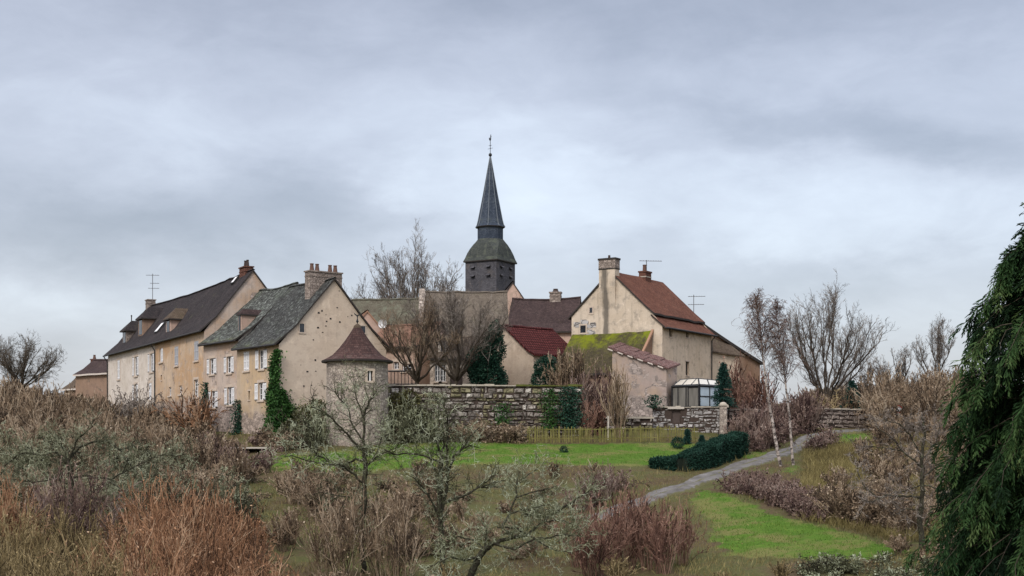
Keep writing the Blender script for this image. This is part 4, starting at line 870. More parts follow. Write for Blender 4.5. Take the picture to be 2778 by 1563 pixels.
gw = drystone('garden_wall', 'grey garden wall with small doorway below the conservatory', (hA.x, hA.y), (hB.x, hB.y), 1.6, (HY-1106)/F*107.3, seed=8, mat='grey_stone', sw=(.25, .7), sh=(.15, .33), proud=.05, holes=[(ud-.32, ud+.32, dz0, dz1)])
mb = MB(); mb.box(ud-.30, ud+.30, .16, .22, dz0, dz1); d_ = mb.build('door', M['door_brown'], gw); mb = MB(); mb.box(ud-.60, ud+.60, -.13, .3, dz1+.002, dz1+.17); mb.build('lintel', M['concrete'], gw)
mb = MB(); mb.box(ud-.318, ud-.303, .02, .2, dz0, dz1); mb.build('frame', M['dark_wood'], d_)
drystone('garden_wall', 'low rubble wall behind the reed fence, under the stone shed', XY(1575, 106.2), XY(1772, 106.6), 1.0, (HY-1136)/F*106.5, seed=12, mat='wall_stone', cop='coping')
gp0 = P(1962, 1246, 106.4); gr0 = empty('gate_pier', 'square stone pier with domed cap at the right end of the garden wall', 'pier', (gp0.x, gp0.y, 1.7))
mb = MB(); mb.box(-.24, .24, -.24, .24, 0, 2.15); mb.build('shaft', M['tower_stone'], gr0); mb = MB(); mb.box(-.30, .30, -.30, .30, 2.153, 2.25); mb.lathe([(.27, 2.253), (.22, 2.36), (.1, 2.42), (0, 2.43)], n=12); mb.build('cap', M['coping'], gr0)
drystone('garden_wall', 'pinkish stone wall behind the purple shrubs, right of the gate pier', XY(1978, 108), XY(2215, 113), 1.4, 3.6, seed=21, mat='chimney_stone', cop='chimney_stone', proud=.06)
drystone('roadside_wall', 'long low stone wall with pale coping at the top of the track', XY(2222, 117), XY(2350, 121), 1.7, (HY-1112)/F*119, seed=22, mat='chimney_stone', cop='coping', proud=.06)
tb = MB(); pts = [XY(1772, 107.9), XY(1975, 107.5), XY(1985, 118), XY(1920, 122), XY(1800, 114.2)]
tb.face([(x, y, 3.62) for x, y in pts]); o = tb.build('garden_ground', MATS['hillside_ground']); tag(o, kind='structure')

# conservatory
cz = (HY-1104)/F*108.4; ce = (HY-1046)/F*108.4; ct = (HY-1026)/F*110.4
V0, V1, V2 = P(1824, 1246, 110.2), P(1897, 1246, 108.4), P(1952, 1246, 110.0)
W0, W2 = P(1846, 1246, 112.6), P(1942, 1246, 112.4)
CN = empty('conservatory', 'dark framed glass conservatory above the garden wall, beside the cream front', 'conservatory', (V1.x, V1.y, cz))
o_ = Vector((V1.x, V1.y, 0)); loc = lambda p: Vector((p.x, p.y, 0))-o_
h = ce-cz; a0, a1, a2, b0, b2 = map(loc, (V0, V1, V2, W0, W2)); mb = MB(); Z = lambda p, z: Vector((p.x, p.y, z))
def bar(p, q, r=.05): mb.tube([p, q], r*1.2, 4)
for p in (a0, a1, a2, b0, b2): bar(Z(p, 0), Z(p, h), .07)
for p, q in ((a0, a1), (a1, a2), (b0, a0), (a2, b2)):
    bar(Z(p, .04), Z(q, .04)); bar(Z(p, h), Z(q, h), .10)
for t in (.22, .52, .60): bar(Z(a0.lerp(a1, t), 0), Z(a0.lerp(a1, t), h), .05)
bar(Z(a0.lerp(a1, .60), h*.92), Z(a1, h*.92), .05)
for t in (.5,): bar(Z(a1.lerp(a2, t), 0), Z(a1.lerp(a2, t), h), .05)
bar(Z(a1, h*.5), Z(a2, h*.5), .05)
tp0, tp1, tp2 = Z(b0, ct-cz), Z(a1.lerp(b0.lerp(b2, .5), .72), ct-cz), Z(b2, ct-cz-.08)
for p, q in ((Z(a0, h), tp0), (Z(a0.lerp(a1, .33), h), tp0.lerp(tp1, .4)), (Z(a0.lerp(a1, .66), h), tp0.lerp(tp1, .9)), (Z(a1, h), tp1), (Z(a1.lerp(a2, .5), h), tp1.lerp(tp2, .5)), (Z(a2, h), tp2), (tp0, tp1), (tp1, tp2)): bar(p, q, .05)
mb.build('frame', M['dark_metal'], CN)
def pane(nm, pts, mt):
    pb = MB(); n = (pts[1]-pts[0]).cross(pts[-1]-pts[0]).normalized()*.012
    pb.face([p-n for p in pts][::-1]); pb.face([p+n for p in pts]); k = len(pts)
    for i in range(k): j = (i+1) % k; pb.face([pts[i]-n, pts[j]-n, pts[j]+n, pts[i]+n])
    pb.build(nm, mt, CN)
for s, t in ((0, .22), (.22, .56), (.56, 1)): pane('glass_pane', [Z(a0.lerp(a1, s), 0), Z(a0.lerp(a1, t), 0), Z(a0.lerp(a1, t), h), Z(a0.lerp(a1, s), h)], M['pale_glass'])
for s, t in ((0, .5), (.5, 1)):
    for z0_, z1_ in ((0, h*.5), (h*.5, h)): pane('glass_pane', [Z(a1.lerp(a2, s), z0_), Z(a1.lerp(a2, t), z0_), Z(a1.lerp(a2, t), z1_), Z(a1.lerp(a2, s), z1_)], M['blue_glass'])
pane('roof_pane', [Z(a0, h), Z(a1, h), tp1, tp0], M['roof_glass']); pane('roof_pane', [Z(a1, h), Z(a2, h), tp2, tp1], M['roof_glass'])
pane('glass_pane', [Z(b0, 0), Z(a0, 0), Z(a0, h), Z(b0, h)], M['pale_glass']); pane('glass_pane', [Z(a2, 0), Z(b2, 0), Z(b2, h), Z(a2, h)], M['blue_glass'])

# reed fence with slim posts along the top of the lawn
FA, FB = XY(1430, 101.9), XY(1890, 102.3); L = math.hypot(FB[0]-FA[0], FB[1]-FA[1]); rf = random.Random(5)
FN = empty('picket_fence', 'low yellowed wooden fence of thin pickets along the top of the lawn', 'fence', (FA[0], FA[1], 0), math.atan2(FB[1]-FA[1], FB[0]-FA[0]))
def fz_(x): t = x/L; return gz1(FA[0]+(FB[0]-FA[0])*t, FA[1]+(FB[1]-FA[1])*t)
pb = MB(); x = 0
while x < L:
    z = fz_(x); hh_ = rf.uniform(.85, 1.12); wv = rf.uniform(.03, .065); dx = rf.uniform(-.03, .03)
    if rf.random() > .10: pb.hexa([(x, 0, z), (x+wv, 0, z), (x+wv, .02, z), (x, .02, z), (x+dx, 0, z+hh_), (x+wv+dx, 0, z+hh_), (x+wv+dx, .02, z+hh_), (x+dx, .02, z+hh_)])
    x += rf.uniform(.08, .14)
tag(pb.build('pickets', M['mossy_wood'], FN), kind='stuff')
for hz in (.28, .92):
    mb = MB(); n = 14; mb.tube([(L*k/n, .045, fz_(L*k/n)+hz) for k in range(n+1)], .03, 5); mb.build('rail', M['mossy_wood'], FN)
for px in (1436, 1452, 1473, 1518, 1573, 1628, 1686, 1737, 1784, 1832, 1885):
    x = (px-1430)/460*L; z = fz_(x); mb = MB(); t_ = rf.uniform(-.03, .03); mb.tube([(x, -.06, z-.1), (x+t_, -.06, z+rf.uniform(1.08, 1.18))], .045, 7, r2=.038); mb.build('post', M['mossy_wood'], FN)
p = G3(1650, 103.2); mb = MB(); mb.tube([(0, 0, -.1), (.02, 0, .6), (0, 0, 1.65)], .07, 8, r2=.055); o = mb.build('post', M['concrete']); o.location = p; o.name = 'garden_post'; tag(o, 'single pale post standing taller behind the reed fence', 'post')
# shed with flat slab among the bushes
p = G3(678, 99); LS = empty('low_shed', 'tiny open shed under a pale flat slab, half hidden in bushes', 'shed', p+Vector((0, 0, -.3)))
zt = (HY-1213)/F*99-p.z+.3; mb = MB(); mb.box(-1.35, 1.35, -.2, 1.9, zt-.11, zt); mb.build('roof', M['concrete'], LS); mb = MB(); mb.box(-1.2, -1.0, 0, 1.7, 0, zt-.113); mb.box(1.0, 1.2, 0, 1.7, 0, zt-.113); mb.box(-1.0, 1.0, 1.5, 1.7, 0, zt-.113); mb.build('wall', M['void_brown'], LS)
# road sign on the right bank
p = G3(2437, 116); RS_ = empty('road_sign', 'small round white and red road sign on a thin post, in brush at right', 'sign', p)
zt = (HY-1110)/F*116-p.z; mb = MB(); mb.tube([(0, 0, -.1), (0, 0, zt+.25)], .03, 6); mb.build('post', M['grey_paint'], RS_)
M['sign_red'] = plain('sign_red', (.42, .03, .03), .5, .1); sg = MB()
for rad, y, mi in ((.30, -.03, 1), (.235, -.036, 0)):
    ring_ = [(rad*math.cos(6.2832*k/24), y, zt+rad*math.sin(6.2832*k/24)) for k in range(24)]; sg.face(ring_, mi)
    sg.face([(x, y+.008, z) for x, _, z in ring_][::-1], mi)
    for k in range(24): k2 = (k+1) % 24; a, b = ring_[k], ring_[k2]; sg.face([b, a, (a[0], y+.008, a[2]), (b[0], y+.008, b[2])], mi)
sg.build('plate', [M['white_paint'], M['sign_red']], RS_)
# balcony rail and dish behind the big gable
p = P(1089, 1246, 117.0); BR = empty('terrace_railing', 'black railing in front of the low rose cottage', 'railing', (p.x, p.y, 4.93)); mb = MB()
hr = (HY-1007)/F*117-4.93
mb.tube([(-1.1, 0, hr), (1.1, 0, hr)], .07, 6); mb.tube([(-1.1, 0, hr*.5), (1.1, 0, hr*.5)], .05, 6)
for k in range(9): mb.tube([(-1.1+2.2*k/8, 0, 0), (-1.1+2.2*k/8, 0, hr)], .03, 5)
mb.build('rail', M['dark_metal'], BR)
p = P(1038, 879, 118.6); DS = empty('satellite_dish', 'small pale satellite dish on a dark bracket, above the orange tiled roof', 'satellite dish', p)
mb = MB(); prof = [(0, 0), (.15, .02), (.28, .07), (.36, .12)]
for (r0, y0), (r1, y1) in zip(prof, prof[1:]):
    for k in range(16):
        a, b = 6.2832*k/16, 6.2832*(k+1)/16; mb.face([(r0*math.cos(a), -y0, r0*math.sin(a)), (r0*math.cos(b), -y0, r0*math.sin(b)), (r1*math.cos(b), -y1, r1*math.sin(b)), (r1*math.cos(a), -y1, r1*math.sin(a))])
mb.build('dish', M['white_paint'], DS); mb = MB(); mb.tube([(0, .02, 0), (.1, .4, -.1), (.1, .4, -1.6)], .035, 6); mb.tube([(.2, .02, -.06), (.95, .02, -.06)], .06, 6); mb.build('bracket', M['dark_metal'], DS)
# ================================================================== vegetation
def nrm(a): return a/np.maximum(np.linalg.norm(a, axis=1, keepdims=True), 1e-9)
class Segs:
    """straight wood segments: start, end, radii, tint"""
    def __init__(s): s.p, s.q, s.r, s.e, s.t = [], [], [], [], []
    def add(s, p, q, r, e, t):
        s.p.append(p); s.q.append(q); s.r.append(np.broadcast_to(r, len(p)).astype(float)); s.e.append(np.broadcast_to(e, len(p)).astype(float)); s.t.append(np.broadcast_to(t, len(p)).astype(float))
    def arrays(s): return [np.concatenate(a) for a in (s.p, s.q, s.r, s.e, s.t)]
def seg_geo(p, q, r, e, t, sides=3):
    d = nrm(q-p); up = np.where(np.abs(d[:, 2:]) < .9, [[0, 0, 1.]], [[1., 0, 0]]); a = nrm(np.cross(d, up)); b = np.cross(d, a)
    n = len(p); V = np.empty((n, 2*sides, 3))
    for k in range(sides):
        c, s = math.cos(2*math.pi*k/sides), math.sin(2*math.pi*k/sides); o = a*c+b*s
        V[:, k] = p+o*r[:, None]; V[:, sides+k] = q+o*e[:, None]
    base = (np.arange(n)*2*sides)[:, None]
    Q = np.concatenate([np.stack([base[:, 0]+k, base[:, 0]+(k+1) % sides, base[:, 0]+sides+(k+1) % sides, base[:, 0]+sides+k], 1) for k in range(sides)])
    return V.reshape(-1, 3), Q, np.repeat(t, 2*sides)
def grow(rg, S, p, d, L, r, levels, tint=None):
    """levels: dicts K segs, wander, trop (up pull), kids (lo, hi), ang (lo, hi), len, rad, tmin; every level is grown for all branches at once"""
    p, d, L, r = np.asarray(p, float), nrm(np.asarray(d, float)), np.asarray(L, float), np.asarray(r, float)
    tint = rg.uniform(0, 1, len(p)) if tint is None else np.broadcast_to(tint, len(p)).astype(float)
    for li, lv in enumerate(levels):
        K = lv['K']; n = len(p); pts = [p]; dirs = [d]
        end = lv.get('end', .35)
        for k in range(K):
            d2 = nrm(d+rg.normal(0, lv['wander'], (n, 3))+np.array([0, 0, lv.get('trop', 0)])*(1 if not lv.get('late') else k/K))
            q = pts[-1]+d2*(L/K)[:, None]
            S.add(pts[-1], q, r*(1-(1-end)*k/K), r*(1-(1-end)*(k+1)/K), np.clip(tint+rg.normal(0, .06, n), 0, 1)); pts.append(q); dirs.append(d2); d = d2
        if li == len(levels)-1: break
        kids = rg.integers(lv['kids'][0], lv['kids'][1]+1, n); idx = np.repeat(np.arange(n), kids); m = len(idx)
        t = rg.uniform(lv.get('tmin', .25), 1.0, m)*K; i = np.minimum(t.astype(int), K-1); f = (t-i)[:, None]
        PT, DR = np.stack(pts), np.stack(dirs)
        p = PT[i, idx]*(1-f)+PT[i+1, idx]*f; dd = DR[np.minimum(i+1, K), idx]
        rv = rg.normal(0, 1, (m, 3)); perp = nrm(rv-(rv*dd).sum(1, keepdims=True)*dd); an = rg.uniform(*lv['ang'], m)[:, None]
        d = nrm(dd*np.cos(an)+perp*np.sin(an)+np.array([0, 0, lv.get('kup', 0)]))
        L = L[idx]*lv['len']*rg.uniform(.55, 1.2, m)*(1-.45*t/K); r = np.maximum(r[idx]*lv['rad']*(1-.5*t/K), lv.get('rmin', .003)); tint = np.clip(tint[idx]+rg.normal(0, .12, m)+lv.get('dt', 0), 0, 1)
    return S
def emit(name, S, mat, parent=None, sides=3, loc=None):
    V, Q, T = seg_geo(*S.arrays(), sides=sides); return fast_mesh(name, V, Q, mat, T, parent)
def limbs(S, lines, rg, tint=.3, sub=3, wob=.05):
    """hand laid limbs: list of (points, r0, r1); returns sample points along them for twigs"""
    out = []
    for pts, r0, r1 in lines:
        P_ = [np.array(p, float) for p in pts]; fine = []
        if out:                                             # a limb starts on the wood it springs from
            al_ = np.concatenate([o_[0] for o_ in out]); P_[0] = al_[np.argmin(((al_-P_[0])**2).sum(1))]
        for a, b in zip(P_, P_[1:]):
            for k in range(sub): fine.append(a+(b-a)*k/sub+rg.normal(0, wob if k else 0, 3)*np.linalg.norm(b-a)/sub)
        fine.append(P_[-1]); fine = np.array(fine); n = len(fine)-1; rr = np.linspace(r0, r1, n+1)
        S.add(fine[:-1], fine[1:]+(fine[1:]-fine[:-1])*.04, rr[:-1], rr[1:], tint); out.append((fine, rr))
    return out
def along(rg, lims, per_m, tmin=.15):
    p, d, r = [], [], []
    for fine, rr in lims:
        seg = np.diff(fine, axis=0); ln = np.linalg.norm(seg, axis=1); n = max(1, int(ln.sum()*per_m)); t = rg.uniform(tmin, 1, n)*len(seg); i = np.minimum(t.astype(int), len(seg)-1)
        p.append(fine[i]+seg[i]*(t-i)[:, None]); d.append(nrm(seg)[i]); r.append(rr[i])
    return np.concatenate(p), np.concatenate(d), np.concatenate(r)
def fork(rg, d, lo, hi, up=0.0):
    rv = rg.normal(0, 1, d.shape); perp = nrm(rv-(rv*d).sum(1, keepdims=True)*d); an = rg.uniform(lo, hi, len(d))[:, None]
    return nrm(d*np.cos(an)+perp*np.sin(an)+np.array([0, 0, up]))
def leaves(c, ax, w, ln, rg, spread=1.0):
    """diamond leaf faces at c along ax"""
    n = len(c); ax = nrm(ax); rv = rg.normal(0, 1, (n, 3)); b = nrm(np.cross(ax, rv)); L = np.broadcast_to(ln, n)[:, None]; W_ = np.broadcast_to(w, n)[:, None]
    V = np.stack([c, c+ax*L*.5+b*W_*.5, c+ax*L, c+ax*L*.5-b*W_*.5], 1).reshape(-1, 3); Q = np.arange(n*4).reshape(n, 4); return V, Q

B = {}
B['bark'] = tinted('bark', [(.1, (.045, .036, .028)), (.5, (.095, .078, .060)), (.9, (.17, .145, .115))])
B['apple_bark'] = tinted('apple_bark', [(.1, (.022, .020, .014)), (.5, (.050, .046, .032)), (.9, (.10, .092, .062))], lichen=(.17, .19, .11), lamt=.15, lscale=9)
B['lichen_twig'] = tinted('lichen_twig', [(.15, (.022, .020, .013)), (.42, (.075, .078, .042)), (.66, (.19, .205, .12)), (.92, (.50, .54, .40))])
B['green_twig'] = tinted('green_twig', [(.15, (.018, .017, .011)), (.42, (.068, .070, .040)), (.66, (.165, .172, .105)), (.92, (.39, .41, .29))])
B['brown_twig'] = tinted('brown_twig', [(.10, (.034, .025, .019)), (.4, (.142, .100, .067)), (.7, (.265, .193, .128)), (.95, (.44, .36, .27))])
B['grey_twig'] = tinted('grey_twig', [(.10, (.045, .036, .031)), (.4, (.125, .104, .090)), (.7, (.21, .182, .16)), (.95, (.36, .32, .28))])
B['purple_twig'] = tinted('purple_twig', [(.10, (.045, .026, .026)), (.4, (.142, .092, .080)), (.7, (.207, .145, .117)), (.95, (.33, .26, .225))])
B['orange_twig'] = tinted('orange_twig', [(.10, (.050, .028, .018)), (.4, (.21, .108, .060)), (.7, (.35, .195, .110)), (.95, (.47, .33, .22))])
B['ochre_twig'] = tinted('ochre_twig', [(.10, (.035, .026, .014)), (.4, (.135, .102, .052)), (.7, (.24, .185, .090)), (.95, (.38, .30, .17))])
B['rust_twig'] = tinted('rust_twig', [(.10, (.040, .020, .016)), (.4, (.145, .078, .060)), (.7, (.24, .135, .10)), (.95, (.34, .22, .17))])
B['birch_bark'] = None
m, g = newmat('birch_bark'); ob = objc(g); v = g.mapv(ob, (1, 1, 1.6)); n1 = g.noise(v, 2.6, 6, .75, .3)
B['birch_bark'] = finish(m, g, g.ramp(n1, [(.44, (.05, .04, .036)), (.52, (.34, .29, .26)), (.7, (.55, .49, .45))]), .8)
B['dry_grass'] = tinted('dry_grass', [(.05, (.070, .055, .022)), (.4, (.145, .118, .048)), (.7, (.22, .185, .075)), (.95, (.32, .27, .13))])
B['lawn_grass'] = tinted('lawn_grass', [(.05, (.026, .060, .010)), (.4, (.055, .118, .014)), (.7, (.10, .175, .024)), (.95, (.20, .23, .06))])
B['ivy'] = tinted('ivy_leaf', [(.05, (.012, .030, .010)), (.4, (.025, .070, .018)), (.7, (.045, .110, .026)), (.95, (.09, .16, .045))], .6, spec=.10)
B['ivy_dark'] = tinted('dark_ivy_leaf', [(.05, (.007, .020, .014)), (.4, (.016, .048, .032)), (.7, (.030, .080, .050)), (.95, (.07, .13, .08))], .55, spec=.10)
B['hedge'] = tinted('hedge_leaf', [(.05, (.007, .020, .014)), (.4, (.014, .042, .030)), (.7, (.024, .064, .045)), (.95, (.05, .10, .065))], .6, spec=.06)
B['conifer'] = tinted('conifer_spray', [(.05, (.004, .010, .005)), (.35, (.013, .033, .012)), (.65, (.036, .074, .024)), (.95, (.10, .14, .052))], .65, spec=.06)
B['spruce'] = tinted('spruce_needle', [(.05, (.007, .022, .018)), (.4, (.016, .048, .040)), (.7, (.030, .078, .062)), (.95, (.06, .12, .09))], .65, spec=.06)
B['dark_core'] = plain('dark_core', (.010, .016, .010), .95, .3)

# ---- bare trees grown on explicit limbs -------------------------------------------------
def bare_tree(name, label, base, lines, twig, bark, seed, per_m=3.0, tl=1.2, levels=None, cat='tree', group=None, twr=.014, up=.12, ang=(.35, 1.0), ltint=.3, tmin=.2, sides=6, lim_wob=.10, ttint=None):
    rg = np.random.default_rng(seed); r = empty(name, label, cat, tuple(base), 0, group); b = np.array(base)
    lines = [([np.array(p)-b for p in pts], r0*(1.02 if levels else 1), r1*(1.3 if levels else 1)) for pts, r0, r1 in lines]
    S = Segs(); L = limbs(S, lines, rg, ltint, 4, lim_wob); emit('trunk', S, bark, r, sides)
    p, d, rr = along(rg, L, per_m, tmin); S2 = Segs()
    rm_ = .000085*max(40, base[1]); lv = levels or [dict(K=5, wander=.18, trop=up*.6, kids=(4, 7), ang=(.3, .9), len=.6, rad=.6, rmin=rm_, tmin=.12), dict(K=4, wander=.2, trop=up*.5, kids=(3, 5), ang=(.3, .9), len=.58, rad=.7, rmin=rm_*.8), dict(K=3, wander=.2, trop=up*.4)]
    grow(rg, S2, p, fork(rg, d, *ang, up), tl*rg.uniform(.5, 1.25, len(p)), np.minimum(twr, np.maximum(rr*.6, twr*.5))*rg.uniform(.8, 1.2, len(p)), lv, ttint); emit('crown', S2, twig, r)
    return r
def PL(Y, *pts, dY=0.0): n = max(1, len(pts)-1); return [P(px, py, Y+dY*k/n) for k, (px, py) in enumerate(pts)]
def fan_tree(name, label, px, Y, h, spread, nst, twig, bark, seed, lean=(0, 0), r0=.10, fork_h=.12, zoff=0.0, **k):
    """multi-stemmed open crown: trunk forking low into rising limbs"""
    rg = np.random.default_rng(seed+500); b = np.array(G3(px, Y)); b[2] += zoff; lines = []
    f = b+np.array([0, 0, h*fork_h])
    lines.append(([b-np.array([0, 0, .2]), f], r0*1.5, r0*1.2))
    for i in range(nst):
        a = 2.39996*i+rg.uniform(-.25, .25); sp = spread*((i*5 % nst+.5)/nst)**.6*rg.uniform(.9, 1.05); hh = h*(1-.42*(sp/spread)**2)*rg.uniform(.86, 1.02)
        tip = b+np.array([math.cos(a)*sp+lean[0], math.sin(a)*sp+lean[1], hh]); m1 = f+(tip-f)*.3+np.array([math.cos(a), math.sin(a), -.2])*sp*.04+rg.normal(0, .02*h, 3); m2 = f+(tip-f)*.65+np.array([math.cos(a), math.sin(a), -.1])*sp*.04+rg.normal(0, .025*h, 3)
        lines.append(([f, m1, m2, tip], r0*rg.uniform(.7, 1.0), .018))
        for _ in range(2):
            t = rg.uniform(.3, .75); s0 = m1+(m2-m1)*t; a2 = a+rg.uniform(-1.1, 1.1); lines.append(([s0, s0+np.array([math.cos(a2)*sp*.22, math.sin(a2)*sp*.22, hh*.16]), s0+np.array([math.cos(a2)*sp*.36, math.sin(a2)*sp*.36, hh*.38])], r0*.45, .012))
    return bare_tree(name, label, b, lines, twig, bark, seed, **k)

fan_tree('bare_tree', 'wide bare tree behind the faded green roof, left of the belfry', 1128, 172, 17.6, 8.6, 26, B['grey_twig'], B['bark'], 29, lean=(-.8, 0), r0=.17, per_m=1.7, tl=1.9, twr=.030, up=.22, zoff=1.6)
fan_tree('bare_tree', 'tall fan shaped bare tree right of the birches', 2240, 128, 11.4, 6.0, 14, B['grey_twig'], B['bark'], 22, r0=.13, per_m=2.6, tl=1.5, twr=.022, up=.22, zoff=-.3)
fan_tree('bare_tree', 'slim pale bare tree on the skyline beside the big conifer', 2541, 150, 9.4, 2.4, 7, B['grey_twig'], B['bark'], 23, r0=.09, per_m=3.2, tl=1.1, twr=.018, up=.3, zoff=.3)
fan_tree('bare_tree', 'low crooked bare tree on the skyline, left of the slim pale one', 2440, 146, 6.3, 3.4, 8, B['grey_twig'], B['bark'], 24, r0=.10, per_m=2.6, tl=1.0, twr=.018, up=.2)
fan_tree('bare_tree', 'dark round bare tree on the skyline at far left', 58, 168, 6.6, 5.4, 14, B['bark'], B['bark'], 25, r0=.13, per_m=3.2, tl=1.5, twr=.022, up=.12)
fan_tree('bare_tree', 'small bare tree between the fan tree and the skyline thicket', 2345, 138, 5.2, 2.8, 7, B['grey_twig'], B['bark'], 26, r0=.08, per_m=3, tl=.9, twr=.016, up=.2)
# courtyard trees
fan_tree('courtyard_tree', 'reddish bare courtyard tree with dark forked trunk, before the rose cottage', 1132, 110.5, 6.9, 3.9, 13, B['brown_twig'], B['bark'], 31, r0=.12, per_m=2.6, tl=1.25, twr=.012, up=.2, zoff=4.93-gz1(*XY(1132, 110.5)))
fan_tree('courtyard_tree', 'taller brown bare courtyard tree before the white cottage door', 1238, 111.5, 8.1, 4.8, 17, B['grey_twig'], B['bark'], 32, r0=.12, per_m=3.0, tl=1.45, twr=.012, up=.2, zoff=4.93-gz1(*XY(1238, 111.5)))
# birches
def birch(label, px0, px1, ptop, Y, r0, seed, crown_from, spread):
    rg = np.random.default_rng(seed); lines = [(PL(Y, *px0), r0, .02)]; b = np.array(PL(Y, *px0)[0]); b[2] = gz1(b[0], b[1]); r = empty('birch_tree', label, 'birch', tuple(b))
    pts = [np.array(q)-b for q in PL(Y, *px0)]; pts[0] = np.array([pts[0][0], pts[0][1], -.2]); S = Segs(); L = limbs(S, [(pts, r0, .010)], rg, .5, 5, .04); emit('trunk', S, B['birch_bark'], r, 8)
    fine, rr = L[0]; n0 = int(len(fine)*crown_from); S2 = Segs(); p, d, _ = along(rg, [(fine[n0:], rr[n0:])], 20, 0); h0 = pts[-1][2]
    dd = fork(rg, d, .5, 1.1, .25); ln = spread*(1.15-.75*np.clip((p[:, 2]-fine[n0][2])/(h0-fine[n0][2]), 0, 1))*rg.uniform(.6, 1.15, len(p))
    grow(rg, S2, p, dd, ln, np.full(len(p), .020), [dict(K=6, wander=.15, trop=.10, kids=(6, 10), ang=(.4, .9), len=.55, rad=.55, rmin=.0095, tmin=.15), dict(K=5, wander=.16, trop=-.22, kids=(3, 5), ang=(.2, .7), len=.6, rad=.8, rmin=.0085), dict(K=4, wander=.12, trop=-.38)]); emit('crown', S2, B['purple_twig'], r); return r
birch('taller white barked birch beside the track, drooping purplish crown', [(2119, 1285), (2103, 1190), (2088, 1100), (2074, 1000), (2066, 940), (2055, 870), (2052, 812)], None, None, 92, .115, 41, .50, 2.3)
birch('shorter birch with kinked white trunk, right of the taller one', [(2152, 1290), (2148, 1215), (2142, 1130), (2132, 1050), (2124, 980), (2112, 900), (2104, 835)], None, None, 92.8, .10, 42, .50, 2.0)

# ---- foreground lichened apple trees ----------------------------------------------------
LV = [dict(K=5, wander=.30, trop=.06, kids=(3, 6), ang=(.5, 1.2), len=.55, rad=.55, rmin=.0095, tmin=.1, dt=.08), dict(K=4, wander=.38, trop=.04, kids=(3, 5), ang=(.5, 1.2), len=.55, rad=.7, rmin=.0085, dt=.1), dict(K=3, wander=.4, trop=.03)]
Y = 60
b = P(985, 1480, Y); bz = np.array((b.x, b.y, gz1(b.x, b.y)))
T1 = [([bz-np.array([0, 0, .2])]+PL(Y, (983, 1440), (988, 1330), (992, 1270), (988, 1210)), .115, .075), (PL(Y, (988, 1212), (987, 1130), (1000, 1090), (1022, 1062), dY=.4), .062, .02), (PL(Y, (985, 1225), (955, 1195), (925, 1160), (880, 1118), (845, 1105), dY=-.8), .055, .018),
      (PL(Y, (990, 1260), (965, 1245), (930, 1268), (895, 1258), (870, 1232), (845, 1225), dY=1.2), .055, .018), (PL(Y, (988, 1208), (955, 1150), (945, 1110), (920, 1080), (915, 1060), dY=.9), .04, .014),
      (PL(Y, (992, 1275), (1015, 1240), (1035, 1185), (1060, 1176), dY=-1.0), .045, .014), (PL(Y, (985, 1310), (930, 1262), (880, 1262), (790, 1235), (770, 1240), dY=-1.4), .045, .012), (PL(Y, (930, 1265), (860, 1235), (830, 1200), (790, 1190), dY=-.6), .035, .012),
      (PL(Y, (986, 1385), (955, 1350), (915, 1345), (865, 1335), dY=.8), .04, .012), (PL(Y, (988, 1140), (975, 1100), (960, 1060), (965, 1035), dY=.3), .028, .01), (PL(Y, (1020, 1238), (1050, 1225), (1075, 1215), dY=-.8), .025, .01)]
bare_tree('apple_tree', 'bare lichened apple tree with single upright trunk in front of the turret', bz, T1, B['lichen_twig'], B['apple_bark'], 51, per_m=9.0, tl=1.05, levels=LV, twr=.016, up=.12, ang=(.5, 1.3), ltint=.25, tmin=.12, ttint=None)
Y = 58
b = P(1200, 1470, Y); bz = np.array((b.x, b.y, gz1(b.x, b.y)))
T2 = [([bz-np.array([0, 0, .2])]+PL(Y, (1198, 1450), (1192, 1370), (1194, 1300), (1198, 1240)), .12, .08), (PL(Y, (1202, 1400), (1212, 1330), (1212, 1250), (1216, 1190), (1212, 1120), (1198, 1085), dY=.3), .075, .02), (PL(Y, (1196, 1245), (1185, 1200), (1165, 1180), (1130, 1165), dY=-.6), .05, .016),
      (PL(Y, (1190, 1250), (1150, 1236), (1105, 1230), (1070, 1232), (1042, 1220), dY=-1.0), .05, .016), (PL(Y, (1215, 1290), (1230, 1240), (1255, 1215), (1285, 1175), (1300, 1160), dY=.8), .055, .016), (PL(Y, (1250, 1218), (1275, 1208), (1300, 1215), dY=.5), .03, .012),
      (PL(Y, (1228, 1370), (1270, 1340), (1310, 1310), (1352, 1284), dY=.8), .06, .014), (PL(Y, (1290, 1325), (1340, 1308), (1385, 1300), dY=.6), .035, .012), (PL(Y, (1300, 1318), (1350, 1322), (1390, 1315), dY=1.2), .035, .012),
      (PL(Y, (1190, 1410), (1165, 1350), (1140, 1315), (1120, 1295), dY=-1), .045, .014), (PL(Y, (1196, 1245), (1205, 1180), (1190, 1140), (1190, 1100), dY=-.2), .04, .014), (PL(Y, (1195, 1300), (1175, 1265), (1150, 1250), dY=.6), .03, .012)]
bare_tree('apple_tree', 'bare lichened apple tree with doubled trunk in front of the terrace wall', bz, T2, B['lichen_twig'], B['apple_bark'], 52, per_m=9.0, tl=1.05, levels=LV, twr=.016, up=.12, ang=(.5, 1.3), ltint=.25, tmin=.12)
Y = 50
b = P(1290, 1600, Y); bz = np.array((b.x, b.y, gz1(b.x, b.y)))
